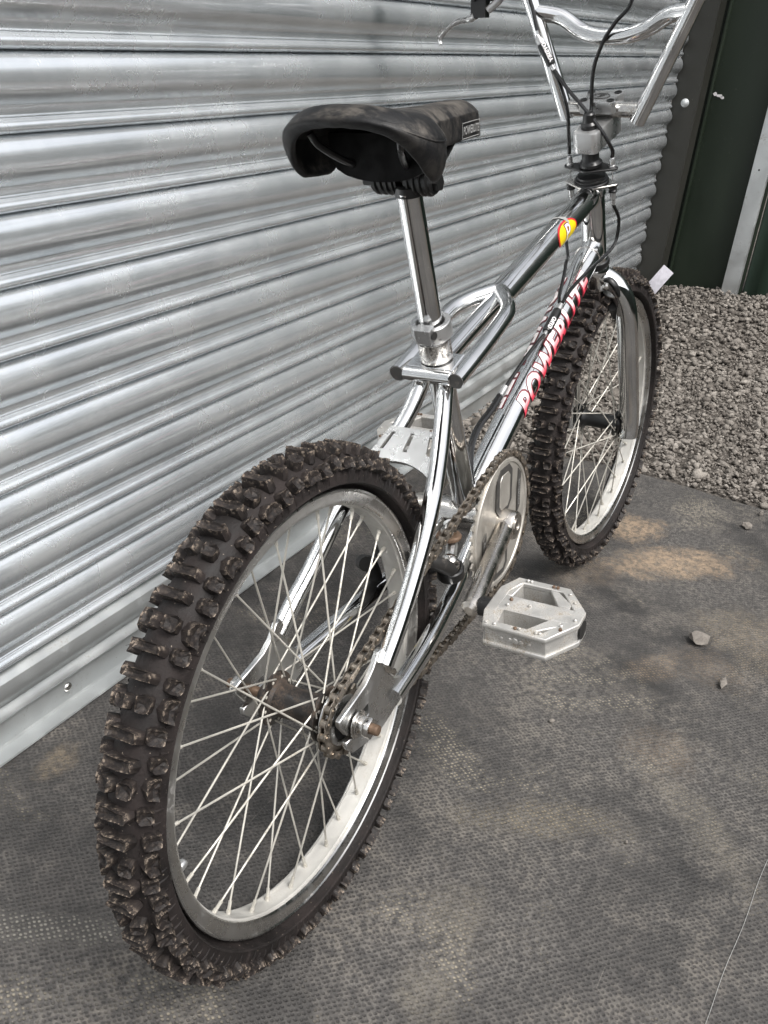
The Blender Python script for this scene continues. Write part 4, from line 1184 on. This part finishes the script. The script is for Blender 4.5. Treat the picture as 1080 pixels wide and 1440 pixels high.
# handlebar
hbar = bpy.data.objects.new('handlebar', None); C.objects.link(hbar); hbar.parent = bike; hbar.empty_display_size = .05
bx, bz = bc.x, bc.z
spart('clamp_tube', [(bx, -.056, bz), (bx, .050, bz)], .0108, mat='chrome_dirty', parent=hbar)
bar = {}
for s in (-1, 1):
    lo = Vector((bx, s*.052, bz-.016)) if s < 0 else Vector((bx, .048, bz-.014))
    hi = Vector((bx-.030, s*.124, .872)) if s < 0 else Vector((bx-.030, .103, .878))
    out = [lo, lo.lerp(hi, .5), hi, hi+Vector((-.004, s*.012, .012)), hi+Vector((-.008, s*.030, .020)), hi+Vector((-.016, s*.060, .023)), Vector((hi.x-.050, s*.285, hi.z+.030))]
    q = [lo, lo.lerp(hi, .5)] + spl(out[2:], 6)
    spart('upright', q, .0108, seg=24, parent=hbar)
    bar[s] = (lo, hi, q[-1], q[-8] if len(q) > 8 else q[-2])
    a_, b_ = hi.lerp(q[-1], .38), q[-1]
    mb = MB(); n_ = 26; pts = [a_.lerp(b_, i/n_) for i in range(n_+1)]
    mb.tube(pts+[b_+(b_-a_).normalized()*.004], [.0185]+[.0150+.0011*(i % 2) for i in range(n_)]+[.012], 20)
    mb.build('grip', 'black_matt', hbar, xf=ST)
lr, ll = bar[-1][0].lerp(bar[-1][1], .90), bar[1][0].lerp(bar[1][1], .88)
cb = [lr, Vector((bx-.018, -.088, .8530)), Vector((bx-.018, -.062, .8385)), Vector((bx-.018, -.036, .8305)), Vector((bx-.018, -.012, .8285)), Vector((bx-.018, .012, .8300)), Vector((bx-.018, .034, .8370)), Vector((bx-.018, .062, .8530)), ll]
spart('crossbar', spl(cb, 6), .0108, seg=24, parent=hbar)
# brake lever on the left
lv = bpy.data.objects.new('brake_lever', None); C.objects.link(lv); lv.parent = bike; lv.empty_display_size = .05
gl = bar[1][1].lerp(bar[1][2], .33)
pv = Vector((.752, .172, .858))
mb = MB(); mb.tube([gl+Vector((0, -.012, 0)), gl+Vector((0, .012, 0))], .0150, 18); mb.tube(spl([gl+Vector((0, 0, -.010)), Vector((.756, .164, .876)), pv], 5), .0080, 12); mb.box(pv+Vector((-.002, -.004, .006)), (.014, .022, .022)); mb.build('lever_perch', 'black', lv, bevel=.0012, xf=ST)
mb = MB(); mb.tube(spl([pv+Vector((-.004, .002, -.002)), (.750, .186, .851), (.747, .202, .848), (.745, .217, .838), (.744, .226, .828), (.744, .224, .820)], 6), [.0065]*6+[.0052]*8+[.0042]*12+[.0036]*4+[.0046], 12, squash=[.75]*31); mb.build('lever_blade', 'alloy', lv, xf=ST)
mb = MB(); mb.cyl(pv+Vector((-.002, -.016, .004)), pv+Vector((.000, -.032, .016)), .0052, 12); mb.cyl(pv+Vector((.000, -.032, .016)), pv+Vector((.0, -.038, .020)), .0040, 10); mb.build('barrel_adjuster', 'alloy', lv, xf=ST)

# cables (housing), ferrules, splitter barrels
def cab(pts, r=.0026, mat='cable', name='cable_housing', parent=None, xf=None, k=8):
    mb = MB(); mb.tube(spl(pts, k), r, 10); return mb.build(name, mat, parent or bike, xf=xf)
cab([pv+Vector((.0, -.038, .020)), pv+Vector((.002, -.062, .040)), (.76, .085, .925), (.755, .045, .965), (.752, .0, .965), (.755, -.040, .925), (.758, -.045, .869), (.760, -.026, .845), (.762, -.012, .826), (.764, -.001, .800), (.766, .003, .776), (.770, .003, .745), (.768, .003, .733)], name='front_brake_cable')
cab([(.70, -.22, .885), (.715, -.16, .92), (.74, -.02, .99), (.757, .088, .93), (.759, .095, .885), (.758, .088, .862), (.758, .081, .838)], name='rear_brake_cable')
sA, sB = Vector((.758, .081, .832)), Vector((.760, .0575, .7925))
def barrel(a, b, txt, parent_name):
    d = (b-a).normalized(); L_ = (b-a).length
    bo = empty('cable_splitter', a, parent=bike)
    mb = MB(); mb.lathe([(.0001, -.001), (.0034, 0), (.0034, .004), (.0046, .005), (.0046, .013), (.0001, .014)], (0, 0, 0), d, 14); mb.build('ferrule', 'alloy', bo)
    mb = MB(); mb.lathe([(.0001, .012), (.0056, .0125), (.0062, .015), (.0062, L_-.006), (.0052, L_-.003), (.0001, L_-.003)], (0, 0, 0), d, 18); mb.build('barrel', 'black', bo)
    mb = MB(); mb.lathe([(.0001, L_-.004), (.0030, L_-.003), (.0030, L_+.004), (.0001, L_+.0045)], (0, 0, 0), d, 12); mb.build('ferrule', 'alloy', bo)
    view = Vector((-.75, -.55, .35)); n_ = (view-d*view.dot(d)).normalized(); b2 = n_.cross(d)
    tm = text_mesh(txt, .0078, offset=.0003)
    w_ = max(v.co.x for v in tm.vertices)
    def fn(u, v):
        ph = (v-.0028)/.0062; return d*(L_-.006-w_+u) + (n_*math.cos(ph)-b2*math.sin(ph))*.0066 if txt == 'ODYSSEY' else d*(L_-.005-u)+(n_*math.cos(ph)+b2*math.sin(ph))*.0066
    wrap_mesh(tm, fn, 'print', 'white', bo, step=.0015)
    return bo
barrel(sA, sB, 'ODYSSEY', '')
e1 = g0+su*.031; e2 = g0-su*.031
stx = lambda p: ST @ p
uL, uR = stx(e1+axv*.024), stx(e2+axv*.024)
cab([sB+Vector((0, 0, -.003)), (.762, .046, .770), (.766, .036, .740), (.768, .0325, .710), uL+axv*.016], name='upper_cable')
cab([sB+Vector((0, -.002, -.003)), (.756, .034, .766), (.752, .008, .742), (.754, -.016, .716), (.762, -.032, .690), uR+axv*.014], name='upper_cable')
for p in (uL, uR):
    mb = MB(); mb.lathe([(.0001, 0), (.0048, 0), (.0048, .003), (.0034, .004), (.0040, .0045), (.0040, .0125), (.0030, .014), (.0001, .0145)], p, axv, 12); mb.cyl(p, p-axv*.022, .0007, 5)
    mb.build('cable_adjuster', 'alloy', bike)
lL, lR = stx(e1-axv*.002), stx(e2-axv*.002)
for p in (lL, lR):
    mb = MB(); mb.lathe([(.0001, 0), (.0062, 0), (.0062, .003), (.0048, .0045), (.0060, .006), (.0060, .008), (.0038, .009), (.0001, .009)], p-axv*.001, -axv, 12); mb.build('adjuster_nut', 'black', bike)
    mb = MB(); mb.lathe([(.0001, 0), (.0042, 0), (.0042, .010), (.0032, .011), (.0032, .018), (.0001, .0185)], p-axv*.010, -axv, 12); mb.build('cable_adjuster', 'alloy', bike)
jA, jB = Vector((.640, -.0140, .5010)), Vector((.590, -.0120, .4730))
cab([lR-axv*.028, (.808, -.036, .592), (.806, -.034, .560), (.775, -.027, .543), (.720, -.021, .530), (.675, -.016, .516), jA+Vector((.003, -.001, .002))], name='lower_cable', r=.0024)
cab([lL-axv*.028, (.795, .034, .595), (.775, .030, .570), (.735, .012, .548), (.705, .004, .545), (.680, -.002, .530), (.655, -.006, .510), jA+Vector((.002, .003, .002))], name='lower_cable', r=.0024)
barrel(jA, jB, 'GYRO', '')
cab([jB, (.560, -.004, .4560), (.520, .003, .4330), (.497, .006, .4200)], name='rear_brake_cable', r=.0024)
mb = MB(); mb.cyl((.500, .006, .4215), (.485, .007, .4135), .0045, 12); mb.build('ferrule', 'alloy', bike)
cab([(.486, .007, .414), (.460, .009, .401), (.430, .012, .388), (.405, .010, .372), (.385, .002, .352), (.372, -.006, .338)], name='rear_brake_cable', r=.0046)
mb = MB(); mb.lathe([(.0001, 0), (.0062, 0), (.0062, .004), (.0036, .006), (.0036, .009), (.0001, .009)], (.374, -.020, .338), (-.4, -.3, .87), 12); mb.build('cable_stop_bolt', 'alloy', bike)

# rear brake near the bottom bracket
br = empty('rear_brake', (.262, 0, .285), parent=bike)
o_ = Vector((.262, 0, .285))
def bpt(x, y, z): return Vector((x, y, z))-o_
ax2 = Vector((-.28, -.05, .955)).normalized()
for s in (-1, 1):
    c = bpt(.262, s*.031, .272)
    mb = MB(); mb.lathe([(.0001, 0), (.0150, 0), (.0160, .002), (.0160, .012), (.0145, .0135), (.0125, .0135), (.0125, .010), (.0001, .010)], c, ax2, 24); mb.build('spring_cup', 'black', br)
    mb = MB(); pts = [c+ax2*(.011+.0022*t/(2*PI)*1.1)+Vector((math.cos(t), math.sin(t), 0))*.0105 for t in [i*.35 for i in range(60)]]
    mb.tube(pts, .0013, 6); mb.build('spring', 'chrome_dirty', br)
    mb = MB(); mb.lathe([(.0001, 0), (.0085, 0), (.0085, .008), (.006, .0105), (.0035, .0115), (.0001, .012)], c+ax2*.018, ax2, 14); mb.build('pivot_bolt', 'chrome_dirty', br)
    mb = MB(); mb.tube(spl([c+ax2*.006, bpt(.245, s*.036, .290), bpt(.225, s*.030, .305), bpt(.215, s*.020, .312)], 5), .0085, 12); mb.build('brake_arm', 'black_matt', br)
    mb = MB(); mb.tube(spl([c+ax2*.020, bpt(.285, s*.022, .305), bpt(.300, s*.010, .318)], 5), .0065, 10); mb.build('brake_arm', 'steel_plate', br)
    mb = MB(); mb.tube([bpt(.196, s*.026, .318), bpt(.236, s*.026, .300)], .0065, 10); mb.build('brake_pad', 'black_matt', br)
mb = MB(); mb.prism([(.009*math.cos(R(60*i)), .009*math.sin(R(60*i))) for i in range(6)], bpt(.279, -.020, .318), (1, 0, 0), (0, 1, 0), .007); mb.lathe([(.0001, 0), (.0045, 0), (.003, .005), (.0001, .006)], bpt(.279, -.020, .322), (0, 0, 1), 10); mb.build('anchor_nut', 'chrome_dirty', br)
mb = MB(); mb.lathe([(.0001, 0), (.0145, 0), (.015, .003), (.0135, .005), (.0001, .005)], bpt(.279, -.020, .309), (0, 0, 1), 20); mb.build('anchor_washer', 'rust', br)
mb = MB(); mb.tube(spl([bpt(.196, .040, .300), bpt(.206, .050, .296), bpt(.222, .050, .285), bpt(.226, .046, .262), bpt(.205, .044, .256), bpt(.160, .050, .246)], 5), .0085, 12); mb.build('brake_arm', 'black_matt', br)

# front brake
fb = empty('front_brake', (.86, 0, .52), parent=bike); o_ = Vector((.86, 0, .52))
c = bpt(.826, -.020, .493)
mb = MB(); mb.cyl(bpt(.85, -.019, .491), c, .0045, 10); mb.lathe([(.0001, -.009), (.0082, -.009), (.0082, -.003), (.0060, -.002), (.0060, .003), (.0040, .004), (.0040, .010), (.0001, .011)], c, (-1, -.12, .1), 12); mb.build('mounting_bolt', 'chrome_dirty', fb, xf=None)
mb = MB(); mb.lathe([(.0001, 0), (.0135, 0), (.0135, .002), (.0001, .002)], bpt(.838, -.026, .481), (-.4, -.2, .9), 18); mb.build('washer', 'steel_plate', fb)
for s in (-1, 1):
    mb = MB(); mb.tube(spl([bpt(.832, s*.006, .497), bpt(.825, s*.024, .502), bpt(.828, s*.036, .488), bpt(.842, s*.040, .465), bpt(.848, s*.036, .450)], 5), [.0075]*10+[.0065]*11, 12, squash=[.7]*21); mb.build('brake_arm', 'black', fb)
    mb = MB(); mb.tube([bpt(.838, s*.028, .459), bpt(.864, s*.028, .440)], .0068, 10); mb.build('brake_pad', 'black_matt', fb)

# ---- lettering on the tubes
def tube_text(body, A, B, r, start, size, phi, side, length, shear=.25):
    """side -1: read from the right-hand side of the bicycle"""
    A = V(A); B = V(B); d = (B-A).normalized(); n_ = Vector((0, side, 0)); upv = n_.cross(d)*(1 if side < 0 else -1)
    if upv.z < 0: upv = -upv
    def mk(rad):
        def fn(u, v):
            uu_ = start+u if side < 0 else start+length-u
            ph = phi+(v-size*.33)/r
            return A+d*uu_+(n_*math.cos(ph)+upv*math.sin(ph))*rad
        return fn
    return mk
for side in (-1, 1):
    size = .036; L_ = .262
    mk = tube_text('POWERLITE', DTa, DTb, .0178, .150, size, R(12), side, L_)
    for offs, rad, mat in ((.0025, .0182, 'maroon'), (.0011, .0186, 'letter')):
        tm = text_mesh('POWERLITE', size, shear=.0, offset=offs, spacing=1.12)
        mn = min(v.co.x for v in tm.vertices); mx = max(v.co.x for v in tm.vertices)
        tm0 = L_/(mx-mn)
        for v in tm.vertices: v.co.x = (v.co.x-mn)*tm0+v.co.y*.35; v.co.y *= 1.12
        wrap_mesh(tm, mk(rad), 'decal', mat, down_tube, step=.0022)
# oval badge on the top tube
mk = tube_text('', TTa, TTb, .0166, .368, .030, R(6), -1, .05)
ov = lambda a, b, cx=0, cy=.010: [(cx+a*math.cos(2*PI*i/40), cy+b*math.sin(2*PI*i/40)) for i in range(40)]
wrap_mesh(poly_mesh(ov(.034, .0165)), mk(.0168), 'decal', 'red', top_tube, step=.002)
wrap_mesh(poly_mesh(ov(.0305, .0136)), mk(.0170), 'decal', 'yellow', top_tube, step=.002)
tm = text_mesh('P', .030, shear=.3, offset=.0022)
for v in tm.vertices: v.co.x -= .010
wrap_mesh(tm, mk(.0172), 'decal', 'maroon', top_tube, step=.002)
tm = text_mesh('P', .030, shear=.3, offset=.0004)
for v in tm.vertices: v.co.x -= .010
wrap_mesh(tm, mk(.0174), 'decal', 'white', top_tube, step=.002)
# torn sticker ring on the top tube
wrap_mesh(poly_mesh([(.010, .018), (.014, .019), (.017, .027), (.012, .036), (.015, .043), (.010, .047), (.007, .040), (.009, .030)]), mk(.0172), 'torn_sticker', 'print_grey', top_tube, step=.002)
# small yellow sticker inside the rear rim
a = math.atan2(-.022, .204)
wrap_mesh(text_mesh('2', .016, offset=.0006), lambda u, v: Vector((math.cos(a+v/.193)*.1918, u-.005, math.sin(a+v/.193)*.1918)), 'sticker', 'yellow', rr_rim, step=.003)
